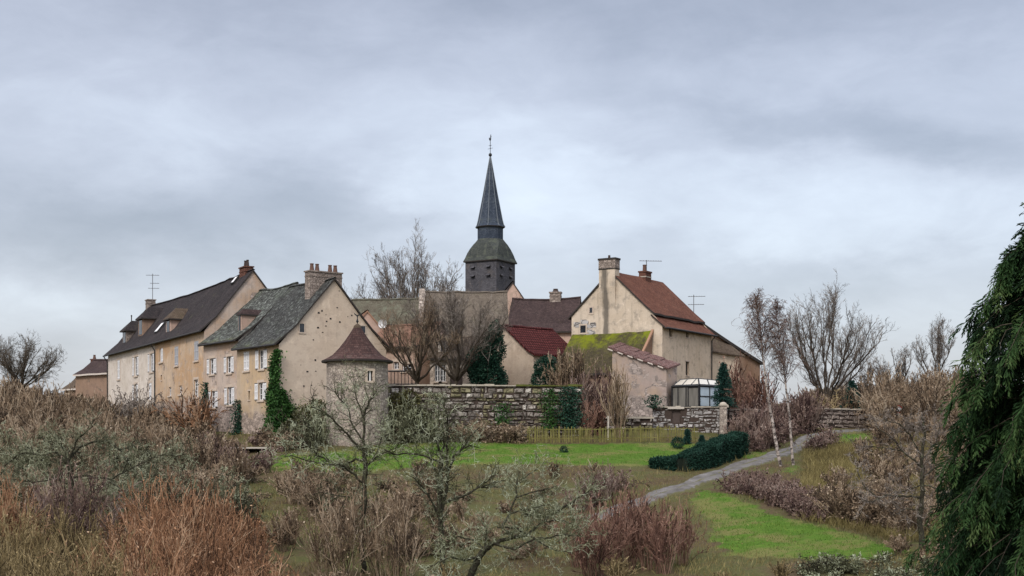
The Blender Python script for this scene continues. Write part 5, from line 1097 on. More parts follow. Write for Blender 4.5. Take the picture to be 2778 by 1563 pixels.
T3 = [([bz]+PL(Y, (1270, 1580), (1290, 1530), (1315, 1490), (1335, 1475)), .13, .09), (PL(Y, (1335, 1477), (1380, 1462), (1430, 1452), (1475, 1415), (1530, 1375), (1580, 1345), (1606, 1326), dY=.9), .075, .016), (PL(Y, (1440, 1448), (1395, 1432), (1350, 1432), dY=-.3), .045, .02), (PL(Y, (1352, 1432), (1382, 1395), (1400, 1350), (1402, 1310), (1408, 1280), dY=.5), .05, .014),
      (PL(Y, (1385, 1388), (1430, 1382), (1485, 1370), dY=.3), .03, .01), (PL(Y, (1335, 1480), (1395, 1490), (1450, 1462), (1530, 1450), (1580, 1455), dY=-1), .05, .012), (PL(Y, (1300, 1505), (1260, 1520), (1220, 1510), (1160, 1540), dY=-.8), .06, .014), (PL(Y, (1310, 1490), (1285, 1465), (1240, 1455), (1210, 1480), dY=.9), .045, .012),
      (PL(Y, (1400, 1312), (1430, 1290), (1470, 1265), dY=.6), .025, .01), (PL(Y, (1420, 1345), (1470, 1330), (1510, 1318), dY=.9), .028, .01), (PL(Y, (1480, 1412), (1530, 1412), (1570, 1430), dY=-.5), .03, .01), (PL(Y, (1315, 1492), (1320, 1440), (1305, 1410), dY=.4), .04, .012), (PL(Y, (1450, 1462), (1500, 1490), (1550, 1500), dY=-.8), .03, .01)]
bare_tree('apple_tree', 'pale lichen covered leaning apple tree with long bough at bottom centre', bz, T3, B['lichen_twig'], B['apple_bark'], 53, per_m=10.0, tl=1.0, levels=LV, twr=.016, up=.10, ang=(.5, 1.3), ltint=.22, tmin=.1, ttint=.64)
Y = 66
b = P(190, 1420, Y); bz = np.array((b.x, b.y, gz1(b.x, b.y)))
T4 = [([bz-np.array([0, 0, .2])]+PL(Y, (195, 1400), (192, 1330), (190, 1265), (180, 1245)), .14, .09), (PL(Y, (182, 1248), (215, 1215), (250, 1200), (285, 1195), (330, 1225), dY=.8), .07, .02), (PL(Y, (186, 1258), (150, 1225), (110, 1235), (60, 1230), (10, 1265), dY=-.8), .06, .016), (PL(Y, (190, 1300), (240, 1290), (300, 1300), (345, 1275), (420, 1240), (500, 1232), dY=1.5), .06, .014),
      (PL(Y, (190, 1250), (205, 1200), (235, 1170), (260, 1150), dY=-.5), .045, .014), (PL(Y, (192, 1310), (150, 1300), (90, 1310), (40, 1300), dY=.6), .05, .014), (PL(Y, (205, 1385), (250, 1350), (310, 1360), (360, 1340), dY=-1.2), .05, .014), (PL(Y, (300, 1300), (330, 1330), (390, 1335), (450, 1345), dY=-.8), .035, .012), (PL(Y, (180, 1250), (165, 1200), (130, 1170), dY=.3), .035, .012)]
bare_tree('apple_tree', 'green lichened spreading apple tree amid the left thicket', bz, T4, B['green_twig'], B['apple_bark'], 54, per_m=10.0, tl=1.05, levels=LV, twr=.014, up=.10, ang=(.5, 1.3), ltint=.2, tmin=.1)
Y = 62
b = P(2498, 1460, Y); bz = np.array((b.x, b.y, gz1(b.x, b.y)))
T5 = [([bz-np.array([0, 0, .2])]+PL(Y, (2496, 1430), (2500, 1370), (2500, 1300), (2502, 1240), (2510, 1180), (2500, 1130)), .13, .03), (PL(Y, (2498, 1350), (2450, 1345), (2400, 1344), (2368, 1362), (2345, 1358), dY=-.6), .05, .014), (PL(Y, (2500, 1322), (2460, 1330), (2420, 1340), dY=.5), .035, .012), (PL(Y, (2370, 1358), (2345, 1320), (2330, 1290), (2325, 1262), dY=.3), .025, .01),
      (PL(Y, (2505, 1300), (2545, 1265), (2590, 1235), dY=.4), .05, .014), (PL(Y, (2505, 1310), (2540, 1325), (2575, 1345), dY=-.4), .04, .012), (PL(Y, (2502, 1270), (2460, 1235), (2420, 1190), (2380, 1160), dY=.8), .045, .012), (PL(Y, (2450, 1228), (2400, 1215), (2335, 1212), dY=.7), .03, .01), (PL(Y, (2500, 1240), (2470, 1180), (2440, 1150), (2400, 1138), dY=-.3), .035, .012), (PL(Y, (2498, 1385), (2460, 1380), (2430, 1395), dY=.2), .03, .01), (PL(Y, (2502, 1250), (2540, 1200), (2550, 1150), dY=.4), .035, .012)]
bare_tree('apple_tree', 'grey boughed apple tree on the brown bank, beside the big conifer', bz, T5, B['grey_twig'], B['apple_bark'], 55, per_m=8.0, tl=1.0, levels=LV, twr=.016, up=.10, ang=(.5, 1.3), ltint=.3, tmin=.15)

# ---- shrub prototypes and thickets -------------------------------------------------------
def shrub_proto(seed, kind, h=1.0):
    """unit height shrub as segment arrays; kinds: brush (upright stems), bushy (tangled), weep"""
    rg = np.random.default_rng(seed); S = Segs()
    if kind == 'brush':
        n = 34; a = rg.uniform(0, 6.28, n); rad = .16*np.sqrt(rg.uniform(0, 1, n)); p = np.c_[np.cos(a)*rad, np.sin(a)*rad, np.zeros(n)-.03]; lean = rg.uniform(.02, .42, n)
        d = np.c_[np.cos(a)*lean, np.sin(a)*lean, np.ones(n)]
        grow(rg, S, p, d, rg.uniform(.6, 1.05, n), np.full(n, .0055), [dict(K=6, wander=.17, trop=.03, kids=(5, 8), ang=(.3, .95), len=.42, rad=.6, rmin=.002, tmin=.25), dict(K=3, wander=.14, trop=.08, kids=(1, 2), ang=(.2, .8), len=.5, rad=.7, rmin=.0018), dict(K=2, wander=.2)])
    elif kind == 'bushy':
        n = 18; a = rg.uniform(0, 6.28, n); lean = rg.uniform(.1, 1.1, n); p = np.c_[np.cos(a)*.08, np.sin(a)*.08, np.zeros(n)-.03]; d = np.c_[np.cos(a)*lean, np.sin(a)*lean, np.ones(n)]
        grow(rg, S, p, d, rg.uniform(.5, .95, n), np.full(n, .009), [dict(K=6, wander=.30, trop=.01, kids=(5, 8), ang=(.5, 1.3), len=.5, rad=.5, rmin=.003, tmin=.15), dict(K=5, wander=.4, kids=(3, 4), ang=(.5, 1.3), len=.5, rad=.6, rmin=.0022), dict(K=3, wander=.45)])
    elif kind == 'weep':
        n = 26; a = rg.uniform(0, 6.28, n); lean = rg.uniform(.15, .7, n); p = np.c_[np.cos(a)*.06, np.sin(a)*.06, np.zeros(n)-.03]; d = np.c_[np.cos(a)*lean, np.sin(a)*lean, np.ones(n)]
        grow(rg, S, p, d, rg.uniform(.8, 1.3, n), np.full(n, .006), [dict(K=7, wander=.08, trop=-.10, late=1, kids=(6, 10), ang=(.2, .6), len=.35, rad=.6, rmin=.002, tmin=.3), dict(K=3, wander=.14, trop=-.12, kids=(1, 2), ang=(.2, .5), len=.5, rad=.8, rmin=.0018), dict(K=2, wander=.15, trop=-.1)])
    return S.arrays()
PROTO = {k: [shrub_proto(s, k) for s in range(i*10, i*10+4)] for i, k in enumerate(('brush', 'bushy', 'weep'))}
def thicket(name, kinds, spots, mat, seed, label=None, cat=None, kind='stuff', thick=1.0, loc=None, group=None, minr=None, leaf=.06):
    """spots: (x, y, height, width factor); one mesh"""
    rg = np.random.default_rng(seed); A = [[], [], [], [], []]
    for x, y, h, wf in spots:
        pr = PROTO[kinds[rg.integers(len(kinds))]]; p, q, r, e, t = pr[rg.integers(len(pr))]; a = rg.uniform(0, 6.28); c, s = math.cos(a)*h*wf, math.sin(a)*h*wf
        Rm = np.array([[c, -s, 0], [s, c, 0], [0, 0, h]]); o = np.array([x, y, gz1(x, y)]); dt = rg.normal(0, .13)
        A[0].append(p@Rm.T+o); A[1].append(q@Rm.T+o); rs = h**.75*thick; mr = minr or .00021*y; A[2].append(np.maximum(r*rs, mr)); A[3].append(np.maximum(e*rs, mr*.7)); A[4].append(np.clip(t+dt, 0, 1))
    A = [np.concatenate(a) for a in A]
    if loc is not None: A[0] = A[0]-np.array(loc); A[1] = A[1]-np.array(loc)
    V, Q, T = seg_geo(*A)
    nl = int(len(A[0])*leaf); k = rg.integers(0, len(A[0]), nl)             # withered leaves still hanging on
    lv_, lq = leaves(A[1][k], rg.normal(0, 1, (nl, 3))+np.array([0, 0, -.6]), .035+.0007*spots[0][1], .05+.0009*spots[0][1], rg); Q = np.concatenate([Q, lq+len(V)]); V = np.concatenate([V, lv_]); T = np.concatenate([T, np.repeat(np.clip(rg.normal(.62, .28, nl), 0, 1), 4)])
    o = fast_mesh(name, V, Q, mat, T)
    if loc is not None: o.location = loc
    return tag(o, label, cat, group, kind if kind == 'stuff' else None)
def scatter(rg, n, pxr, Yr, h, wf=1.0, skip=None):
    out = []
    while len(out) < n:
        px, Yv = rg.uniform(*pxr), rg.uniform(*Yr)
        if skip and skip(px, Yv): continue
        x, y = XY(px, Yv)
        if lawn_amount(np.array([x]), np.array([y]))[0] > .3: continue
        hh = h(px, Yv) if callable(h) else h
        out.append((x, y, hh*rg.uniform(.7, 1.15), wf*rg.uniform(.8, 1.25)))
    return out
rg = np.random.default_rng(77)
def inhouse(px, Yv): return (540 < px < 1060 and Yv > 104+max(0, (760-px)*.055) ) or (290 < px <= 560 and Yv > 119+(554-px)*.105)
def ph(top):
    """height so that the shrub's top reaches photo row top(px)"""
    def f(px, Yv): x, y = XY(px, Yv); return max(.6, (HY-top(px, Yv))/F*Yv-gz1(x, y))
    return f
ip = lambda xs, ys: (lambda px, Yv: float(np.interp(px, xs, ys)))
sk = inhouse
T_ = lambda *a, **k: thicket(*a, **k)
T_('left_thicket', ['bushy', 'bushy', 'brush'], scatter(rg, 125, (-40, 560), (108, 150), ph(ip([-40, 60, 160, 290, 330, 420, 480, 560], [1030, 1035, 1062, 1085, 1100, 1112, 1120, 1150])), .75, sk), B['brown_twig'], 1, 'dense brown thicket below the long house', None, thick=1.1)
MT = ip([-40, 200, 400, 560, 600, 700], [1120, 1125, 1140, 1160, 1185, 1225]); LT_ = ip([-40, 200, 400, 560, 620, 720], [1215, 1240, 1235, 1225, 1240, 1290])
T_('middle_thicket', ['bushy'], scatter(rg, 50, (-40, 560), (80, 106), ph(MT), .85, sk), B['green_twig'], 2, 'tangle of green grey lichened shrubs left of the lawn', None)
T_('middle_undergrowth', ['bushy', 'brush'], scatter(rg, 52, (-40, 720), (84, 110), ph(MT), .85, sk), B['brown_twig'], 46, 'brown tangle mixed among the lichened shrubs', None)
T_('lower_thicket', ['bushy'], scatter(rg, 50, (-40, 700), (70, 92), ph(LT_), .85), B['brown_twig'], 3, 'brown undergrowth between the green shrubs and the orange brush', None)
T_('lower_lichen_thicket', ['bushy'], scatter(rg, 34, (-40, 640), (70, 90), ph(LT_), .85), B['green_twig'], 47, 'lichened undergrowth under the spreading apple tree', None)
GT = ip([-40, 150, 300, 450, 600, 700, 800], [1350, 1395, 1430, 1380, 1370, 1410, 1440])
T_('golden_brush', ['brush', 'bushy'], scatter(rg, 40, (-40, 310), (50, 70), ph(GT), .8), B['ochre_twig'], 4, 'upright yellow brown brush along the bottom left', None)
T_('orange_brush', ['brush', 'bushy'], scatter(rg, 50, (310, 720), (47, 70), ph(GT), .8), B['orange_twig'], 41, 'tangled orange brown brush across the lower left', None)
T_('near_brush', ['brush', 'bushy'], scatter(rg, 30, (-40, 330), (40, 52), ph(ip([-40, 200, 500], [1470, 1490, 1480])), .8), B['ochre_twig'], 14, 'low tawny brush along the lower left edge', None)
T_('near_orange_brush', ['brush', 'bushy'], scatter(rg, 34, (330, 860), (40, 50), ph(ip([300, 500, 860], [1490, 1475, 1520])), .8), B['orange_twig'], 42, 'low orange brush along the lower edge', None)
T_('near_scrub', ['bushy'], scatter(rg, 30, (860, 1250), (42, 52), ph(ip([860, 1250], [1510, 1530])), .9), B['brown_twig'], 43, 'low brown scrub at the bottom, below the single trunked apple tree', None)
T_('shed_brush', ['bushy', 'brush'], scatter(rg, 46, (560, 790), (90, 104.5), ph(ip([560, 620, 700, 800], [1180, 1215, 1225, 1205])), .8, lambda px, Yv: (630 < px < 730 and 97 < Yv < 101.5) or inhouse(px, Yv)), B['purple_twig'], 44, 'dark purplish brush round the small slab roofed shed', None, thick=1.2)
T_('bank_brush', ['brush', 'bushy'], scatter(rg, 58, (680, 1780), (62, 86), lambda px, Yv: .9+.5*math.sin(px*.013)**2+(.6 if px < 1250 else .0), .9, lambda px, Yv: abs(XY(px, Yv)[0]-np.interp(Yv, tp[:, 1], tp[:, 0])) < 1.8), B['brown_twig'], 5, 'brown winter scrub on the slope below the lawn', None)
T_('right_thicket', ['bushy', 'brush'], scatter(rg, 110, (2180, 2680), (114, 150), ph(ip([2180, 2300, 2400, 2500, 2680], [1062, 1048, 1020, 1010, 1000])), .8, lambda px, Yv: Yv < 122 and px < 2370), B['brown_twig'], 6, 'dense brown thicket along the right skyline', None, thick=1.1)
T_('right_bank_scrub', ['bushy', 'brush'], scatter(rg, 60, (2330, 2680), (84, 113), lambda px, Yv: 1.1+.8*abs(math.sin(px*.02+Yv)), .9), B['brown_twig'], 7, 'grey brown scrub on the upper right bank', None)
T_('lower_right_scrub', ['bushy', 'brush'], scatter(rg, 60, (2230, 2640), (60, 84), lambda px, Yv: .8+.5*abs(math.sin(px*.03+Yv)), 1.0, lambda px, Yv: px < 2330 and Yv < 70), B['brown_twig'], 8, 'dark tangled scrub at the foot of the right bank', None)
T_('frost_scrub', ['bushy'], scatter(rg, 45, (2180, 2560), (50, 60), lambda px, Yv: .9, 1.1), B['lichen_twig'], 9, 'pale lichened scrub at the lower right edge', None)
T_('lichen_scrub', ['bushy'], scatter(rg, 30, (1130, 1600), (45, 54), lambda px, Yv: 1.9, .95), B['lichen_twig'], 45, 'pale lichened tangle at the bottom, under the leaning apple tree', None, thick=1.1, leaf=.04)
T_('low_scrub', ['bushy', 'brush'], scatter(rg, 60, (1200, 2250), (44, 58), lambda px, Yv: .8 if px > 1750 else 1.2, 1.0), B['ochre_twig'], 10, 'low tawny scrub along the bottom', None)
T_('purple_scrub', ['brush', 'bushy'], scatter(rg, 66, (1985, 2250), (99, 115), ph(lambda px, Yv: 1060+max(0, 112-Yv)*8+max(0, px-2200)*.25), .75, lambda px, Yv: abs(XY(px, Yv)[0]-np.interp(Yv, tp[:, 1], tp[:, 0])) < 1.8), B['purple_twig'], 11, 'purplish bare undergrowth round the birches', None)
T_('wall_foot_scrub', ['bushy'], scatter(rg, 50, (720, 1440), (99, 103.2), lambda px, Yv: (1.1+.9*abs(math.sin(px*.021))) if px > 1150 else 1.5, .9, lambda px, Yv: 850 < px < 1075), B['brown_twig'], 12, 'brown weeds along the foot of the terrace wall', None)

# single shrubs one can point to
def bush(name, label, kinds, spots, mat, seed, cat='shrub', z=None, **k):
    spots = [(XY(px, Yv)[0], Yv, h, w) for px, Yv, h, w in spots]; x, y = spots[0][:2]; zz = gz1(x, y)
    o = thicket(name, kinds, spots, mat, seed, label, cat, 'thing', loc=(x, y, zz), **k)
    if z is not None: o.location.z = z
    return o
bush('willow_shrub', 'bright orange brush clump at the far lower left corner', ['brush'], [(10, 56, 4.3, .7), (-30, 57, 4.2, .7), (60, 56, 3.2, .7)], B['orange_twig'], 61)
bush('willow_shrub', 'broad orange brown brush clump in the lower left, right of the mauve one', ['brush'], [(450, 57, 4.0, .75), (400, 58, 3.8, .7), (520, 56, 4.1, .75), (580, 58, 3.6, .7), (480, 54, 3.2, .8)], B['orange_twig'], 62)
bush('mauve_shrub', 'mauve grey bare shrub between the two orange clumps at lower left', ['brush', 'bushy'], [(210, 60, 3.9, .8), (270, 61, 4.0, .8), (150, 60, 3.6, .75)], B['purple_twig'], 63)
bush('orange_shrub', 'drooping orange shrub against the foot of the long house', ['weep'], [(512, 112.5, 3.2, .75), (545, 111.5, 2.8, .6)], B['orange_twig'], 64)
bush('white_stemmed_shrub', 'pale twigged shrub in front of the white half of the long house', ['bushy'], [(368, 127, 4.4, .55), (340, 128, 3.8, .6), (400, 125, 3.6, .6)], B['grey_twig'], 65)
bush('dark_shrub', 'dark climber bush at the seam of long house and pink house', ['bushy'], [(556, 114.5, 3.0, .3), (562, 114.8, 4.0, .22)], B['bark'], 66)
bush('lichened_shrub', 'yellow green twiggy bush hiding the left end of the terrace wall', ['bushy'], [(1105, 101.5, 4.9, .62), (1075, 101, 4.3, .6), (1145, 101.5, 4.2, .6), (1180, 101.8, 3.2, .6)], B['green_twig'], 67, thick=1.4)
bush('lichened_shrub', 'twiggy lichened bush below the big gable, left of the turret', ['bushy'], [(815, 100.5, 3.9, .7), (860, 100, 4.3, .6), (780, 101, 2.8, .7)], B['green_twig'], 68, thick=1.4)
bush('russet_shrub', 'small russet shrub at the right end of the terrace wall', ['brush'], [(1598, 104.6, 2.5, .6), (1625, 104.8, 2.1, .6)], B['rust_twig'], 69)
bush('pale_sapling', 'slim pale sapling standing before the stone shed', ['brush'], [(1677, 103.6, 4.9, .38)], B['brown_twig'], 70, cat='sapling')
bush('brown_shrub', 'rounded olive brown shrub below the left of the mossy roof', ['bushy', 'brush'], [(1528, 109, 3.3, .6), (1500, 110, 2.6, .5), (1562, 109, 3.2, .6)], B['brown_twig'], 71, z=4.9, thick=1.3)
bush('brown_shrub', 'reddish bare shrub covering the wall under the mossy roof', ['brush', 'bushy'], [(1600, 108.0, 4.9, .6), (1640, 108.0, 4.5, .5), (1575, 107.6, 4.0, .6)], B['purple_twig'], 72)
bush('russet_thicket', 'tall russet shrub against the brown house, behind the small fir', ['brush', 'bushy'], [(2012, 113, 6.0, .55), (2045, 114, 5.4, .55), (2075, 112, 4.5, .6), (1985, 114, 5.0, .5)], B['rust_twig'], 73)
bush('pink_shrub', 'pinkish bare shrub right of the track mouth, on the slope', ['brush', 'bushy'], [(1600, 77.5, 2.0, .9), (1560, 77, 1.8, .9), (1650, 80.5, 1.9, .8), (1690, 83, 1.6, .9)], B['purple_twig'], 74)
bush('stem_clump', 'clump of thin upright brown stems round the single trunked apple tree', ['brush'], [(930, 57.5, 3.6, .7), (1040, 58, 3.6, .7), (880, 58, 3.0, .75), (1090, 57, 3.2, .7)], B['brown_twig'], 75)
bush('stem_clump', 'clump of pinkish upright stems right of bottom centre, before the track', ['brush'], [(1640, 60, 3.0, .75), (1700, 61, 3.2, .7), (1760, 61, 2.9, .7), (1600, 59, 2.5, .7), (1800, 60, 2.6, .7), (1850, 62, 2.4, .6), (1660, 63, 3.0, .7), (1725, 64, 2.9, .7), (1790, 63, 2.6, .7), (1570, 62, 2.6, .8)], B['rust_twig'], 76)
bush('olive_shrub', 'olive leafless bush at the skyline, right of the fan tree', ['bushy'], [(2240, 121.5, 3.4, .9), (2200, 121.5, 3.0, .9), (2180, 119.5, 3.2, .8)], B['ochre_twig'], 77)
bush('lichened_shrub', 'bluish lichened bush on the slope at the track foot, below the lawn', ['bushy'], [(1475, 74, 1.5, 1.0), (1440, 75, 1.3, .9)], B['green_twig'], 78)
# purple cotoneaster bank along the right lawn
rs = np.random.default_rng(9); sp = []
for t in np.linspace(0, 1, 34):
    px = 1985+t*250; Yv = np.interp(t, [0, .5, 1], [80.6, 76.2, 69.6]); sp.append((XY(px, Yv)[0]+rs.normal(0, .15), Yv+rs.normal(0, .25)+.3, rs.uniform(1.15, 1.5), .75))
for t in np.linspace(0, 1, 26):
    px = 2010+t*240; Yv = np.interp(t, [0, .5, 1], [82.5, 78.5, 72.5]); sp.append((XY(px, Yv)[0], Yv+rs.normal(0, .3), rs.uniform(1.2, 1.6), .75))
o = thicket('shrub_hedge', ['bushy'], sp, B['purple_twig'], 79, 'long purple brown twiggy hedge bordering the right lawn', 'hedge', 'thing', thick=1.3, loc=(sp[0][0], sp[0][1], gz1(*sp[0][:2])))
rs = np.random.default_rng(10); sp = []
for t in np.linspace(0, 1, 40):
    px = 2225+t*270; Yv = np.interp(t, [0, 1], [70.2, 64.2])+rs.uniform(0, 2.5); sp.append((XY(px, Yv)[0], Yv, rs.uniform(1.0, 1.7), .8))
thicket('bramble_bank', ['bushy', 'weep'], sp, B['brown_twig'], 80, 'tangled brown bramble bank continuing the hedge towards the conifer', 'bramble', 'thing', thick=1.2, loc=(sp[0][0], sp[0][1], gz1(*sp[0][:2])))
# ---- evergreens ---------------------------------------------------------------------------
def leaf_thing(name, label, cat, loc, c, ax, w, ln, mat, tint, rg, parent=None, group=None):
    V, Q = leaves(c, ax, w, ln, rg); o = fast_mesh(name, V, Q, mat, np.repeat(tint, 4), parent)
    if parent is None: o.location = loc; tag(o, label, cat, group)
    return o
# weeping conifer filling the right edge
rg = np.random.default_rng(101)
Yc_ = 33.0; bx = (2845-CX)/F*Yc_; bzc = gz1(bx, Yc_); CT = empty('conifer', 'large dark conifer with drooping sprays filling the right edge', 'conifer', (bx, Yc_, bzc))
S = Segs(); limbs(S, [([(0, 0, -.3), (.02, 0, 4), (-.03, 0, 9), (0, 0, 12.0)], .24, .03)], rg, .25, 5, .02); emit('trunk', S, B['bark'], CT, 8)
zr = np.array([-8, -3.2, -2.5, -1.8, -1.1, -.3, .9, 2.0, 2.6, 3.1, 3.8, 4.5, 4.9, 5.5])-bzc; rr_ = np.array([4.0, 3.75, 3.4, 2.8, 2.45, 2.35, 2.25, 2.2, 2.0, 1.65, 1.5, 1.15, .60, .05])
nb = 390; hz = np.sort(rg.uniform(.3, zr[-1]-.1, nb)); az_ = rg.uniform(0, 6.2832, nb); R_ = np.interp(hz, zr, rr_)*rg.uniform(.70, 1.14, nb); K = 7; S = Segs(); p = np.c_[np.zeros(nb), np.zeros(nb), hz+R_*.10]; allp, alld, allr, allb = [], [], [], []
btint = rg.normal(.33, .21, nb)
for k in range(K):
    t = (k+1)/K; q = np.c_[np.cos(az_)*R_*t, np.sin(az_)*R_*t, hz+R_*(.10+.62*t-1.0*t*t)]+rg.normal(0, .04, (nb, 3)); S.add(p, q, .024*(1-.8*k/K), .024*(1-.8*(k+1)/K), .3)
    if k >= 1:
        for _ in range(4): f = rg.uniform(0, 1, (nb, 1)); allp.append(p+(q-p)*f); alld.append(nrm(q-p)); allr.append(np.full(nb, t)); allb.append(btint)
    p = q
emit('branches', S, B['bark'], CT)
ap, ad, at_, ab = np.concatenate(allp), np.concatenate(alld), np.concatenate(allr), np.concatenate(allb); ns = len(ap)
# every spray: a drooping rachis with side sprigs that carry the scale leaves
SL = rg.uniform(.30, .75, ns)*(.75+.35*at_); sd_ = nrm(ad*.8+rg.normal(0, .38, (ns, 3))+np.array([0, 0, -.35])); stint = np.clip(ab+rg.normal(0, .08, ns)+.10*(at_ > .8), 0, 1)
C_, A_, W_, L_, T_t = [], [], [], [], []; K = 7; p = ap
side = nrm(np.cross(sd_, np.array([0, 0, 1.])+rg.normal(0, .5, (ns, 3))))
for k in range(K):
    sd_ = nrm(sd_+np.array([0, 0, -.22])+rg.normal(0, .07, (ns, 3))); q = p+sd_*(SL/K)[:, None]
    for s_ in (-1, 1):
        dd = nrm(sd_*.75+side*s_*rg.uniform(.5, 1.0, (ns, 1))+np.array([0, 0, -.15])+rg.normal(0, .16, (ns, 3))); l_ = SL*.42*(1.05-.65*k/K)
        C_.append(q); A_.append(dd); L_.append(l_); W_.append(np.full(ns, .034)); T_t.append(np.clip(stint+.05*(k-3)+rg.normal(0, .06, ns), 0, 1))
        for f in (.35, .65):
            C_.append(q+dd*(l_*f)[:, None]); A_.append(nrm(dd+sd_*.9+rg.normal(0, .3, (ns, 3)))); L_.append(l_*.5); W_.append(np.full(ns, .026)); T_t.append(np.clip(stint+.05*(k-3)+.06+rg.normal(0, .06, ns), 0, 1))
    C_.append(p); A_.append(sd_); L_.append(SL/K*1.3); W_.append(np.full(ns, .03)); T_t.append(stint); p = q
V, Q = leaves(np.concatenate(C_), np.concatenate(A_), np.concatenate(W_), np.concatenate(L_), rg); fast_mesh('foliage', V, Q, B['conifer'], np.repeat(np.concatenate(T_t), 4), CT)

def small_conifer(name, label, px, Yv, h, r, seed, mat, z=None, dens=1.0, leaf=.16):
    rg = np.random.default_rng(seed); b = G3(px, Yv); b.z = b.z if z is None else z; root = empty(name, label, 'conifer', b); S = Segs(); limbs(S, [([(0, 0, -.1), (0, 0, h*.5), (.02, 0, h)], .05*h/3, .012)], rg, .3, 3, .02); emit('trunk', S, B['bark'], root, 6)
    n = int(120*dens); hz = rg.uniform(.04, .98, n); a = rg.uniform(0, 6.28, n); R_ = r*(1-hz)**.8*rg.uniform(.75, 1.15, n)+.05; C_, A_, T_ = [], [], []
    for k in range(10):
        t = (k+.5)/10; c = np.c_[np.cos(a)*R_*t, np.sin(a)*R_*t, hz*h+R_*(.25*t-.40*t*t)]; d = np.c_[np.cos(a), np.sin(a), np.full(n, -.15)]
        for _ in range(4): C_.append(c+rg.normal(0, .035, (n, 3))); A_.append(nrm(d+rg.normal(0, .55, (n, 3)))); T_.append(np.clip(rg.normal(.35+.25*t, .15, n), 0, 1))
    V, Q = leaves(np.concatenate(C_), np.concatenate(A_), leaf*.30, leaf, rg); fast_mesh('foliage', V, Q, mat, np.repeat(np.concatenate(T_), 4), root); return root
small_conifer('fir_tree', 'bluish green fir overlapping the right side of the conservatory', 1963, 107.9, 3.5, .95, 111, B['spruce'], z=3.6, dens=1.8)
small_conifer('dwarf_conifer', 'dark dwarf conifer at the lawn edge, nearest the rounded bush', 1865, 101.2, 1.05, .26, 112, B['spruce'], leaf=.10)
small_conifer('dwarf_conifer', 'smallest dark dwarf conifer on the lawn, just above the hedge', 1904, 101.4, .62, .22, 113, B['spruce'], leaf=.09)
small_conifer('fir_tree', 'dark greenish fir behind the roadside wall, right of the fan tree', 2312, 124.5, 3.6, 1.5, 114, B['spruce'], dens=2.0)

def ball_leaves(rg, n, c, rad, flat=1.0): u = nrm(rg.normal(0, 1, (n, 3))); r = rg.uniform(.62, 1.04, n)**.6; return np.array(c)+u*r[:, None]*np.array(rad), u
# ivy clad tree: several leafy lobes round a pale branching stem
rg = np.random.default_rng(121); b = np.array(P(1322, 1246, 111.5)); b[2] = 4.93
IT = empty('ivy_tree', 'tall dark ivy clad tree left of the red roofed house', 'tree', tuple(b))
S = Segs(); limbs(S, [([(0, 0, -.1), (.05, 0, 2), (0, 0, 4.6)], .16, .04), ([(.0, -.3, 1.4), (.1, -1.2, 2.4), (.3, -1.25, 3.5)], .03, .012), ([(.1, -1.15, 2.2), (-.4, -1.22, 3.1), (-.1, -1.2, 4.1)], .025, .01), ([(0, -.3, .8), (.05, -1.22, 1.9)], .03, .02), ([(.3, -.4, 2.7), (.8, -1.1, 3.3), (1.0, -1.0, 3.9)], .022, .01)], rg, .8, 3, .05); emit('trunk', S, B['grey_twig'], IT, 6)
LB = [((0, 0, 1.3), (1.32, 1.2, 1.4)), ((-.3, 0, 2.6), (1.15, 1.1, 1.1)), ((.35, 0, 3.3), (.95, .95, 1.1)), ((.55, 0, 4.3), (.62, .7, .85)), ((-.55, 0, 1.9), (.95, .9, .9)), ((.5, .1, .9), (1.0, 1.0, .9)), ((.6, 0, 5.0), (.35, .4, .5))]
C_, A_, T_ = [], [], []
for c, rad in LB:
    n = int(2200*rad[0]*rad[2]); p, u = ball_leaves(rg, n, c, rad); p = p+rg.normal(0, .08, p.shape); C_.append(p); A_.append(nrm(u+rg.normal(0, .8, u.shape)+np.array([0, 0, -.3]))); T_.append(np.clip(rg.normal(.38, .2, n), 0, 1))
V, Q = leaves(np.concatenate(C_), np.concatenate(A_), .11, .15, rg); fast_mesh('crown', V, Q, B['ivy_dark'], np.repeat(np.concatenate(T_), 4), IT)
# dark evergreen shrub beside the red roof
def blob_bush(name, label, px, Yv, lobes, n0, mat, seed, z=None, cat='shrub', lf=(.09, .13)):
    rg = np.random.default_rng(seed); b = G3(px, Yv); b.z = b.z if z is None else z; C_, A_, T_ = [], [], []
    for c, rad in lobes:
        n = int(n0*rad[0]*rad[2]); p, u = ball_leaves(rg, n, c, rad); C_.append(p+rg.normal(0, .05, p.shape)); A_.append(nrm(u+rg.normal(0, .8, u.shape))); T_.append(np.clip(rg.normal(.4, .2, n), 0, 1))
    V, Q = leaves(np.concatenate(C_), np.concatenate(A_), lf[0], lf[1], rg); o = fast_mesh(name, V, Q, mat, np.repeat(np.concatenate(T_), 4)); o.location = b; return tag(o, label, cat)
blob_bush('evergreen_shrub', 'dark green rounded shrub against the red roofed house', 1472, 110.5, [((0, 0, .9), (.85, .8, 1.0)), ((.15, 0, 1.9), (.75, .7, .8)), ((.45, 0, 2.4), (.5, .5, .45))], 2600, B['ivy_dark'], 131, z=4.93)
blob_bush('topiary_bush', 'small round clipped bush on the lawn, left of the hedge', 1838, 99.5, [((0, 0, .36), (.40, .40, .40))], 9000, B['hedge'], 132, lf=(.05, .07))
blob_bush('garden_plant', 'tiny dark plant alone in the middle of the lawn', 1530, 97, [((0, 0, .16), (.24, .2, .2))], 9000, B['hedge'], 133, cat='plant', lf=(.05, .09))
B['bramble_leaf'] = tinted('bramble_leaf', [(.05, (.018, .018, .008)), (.4, (.060, .058, .022)), (.7, (.115, .110, .040)), (.95, (.22, .20, .09))], .8)
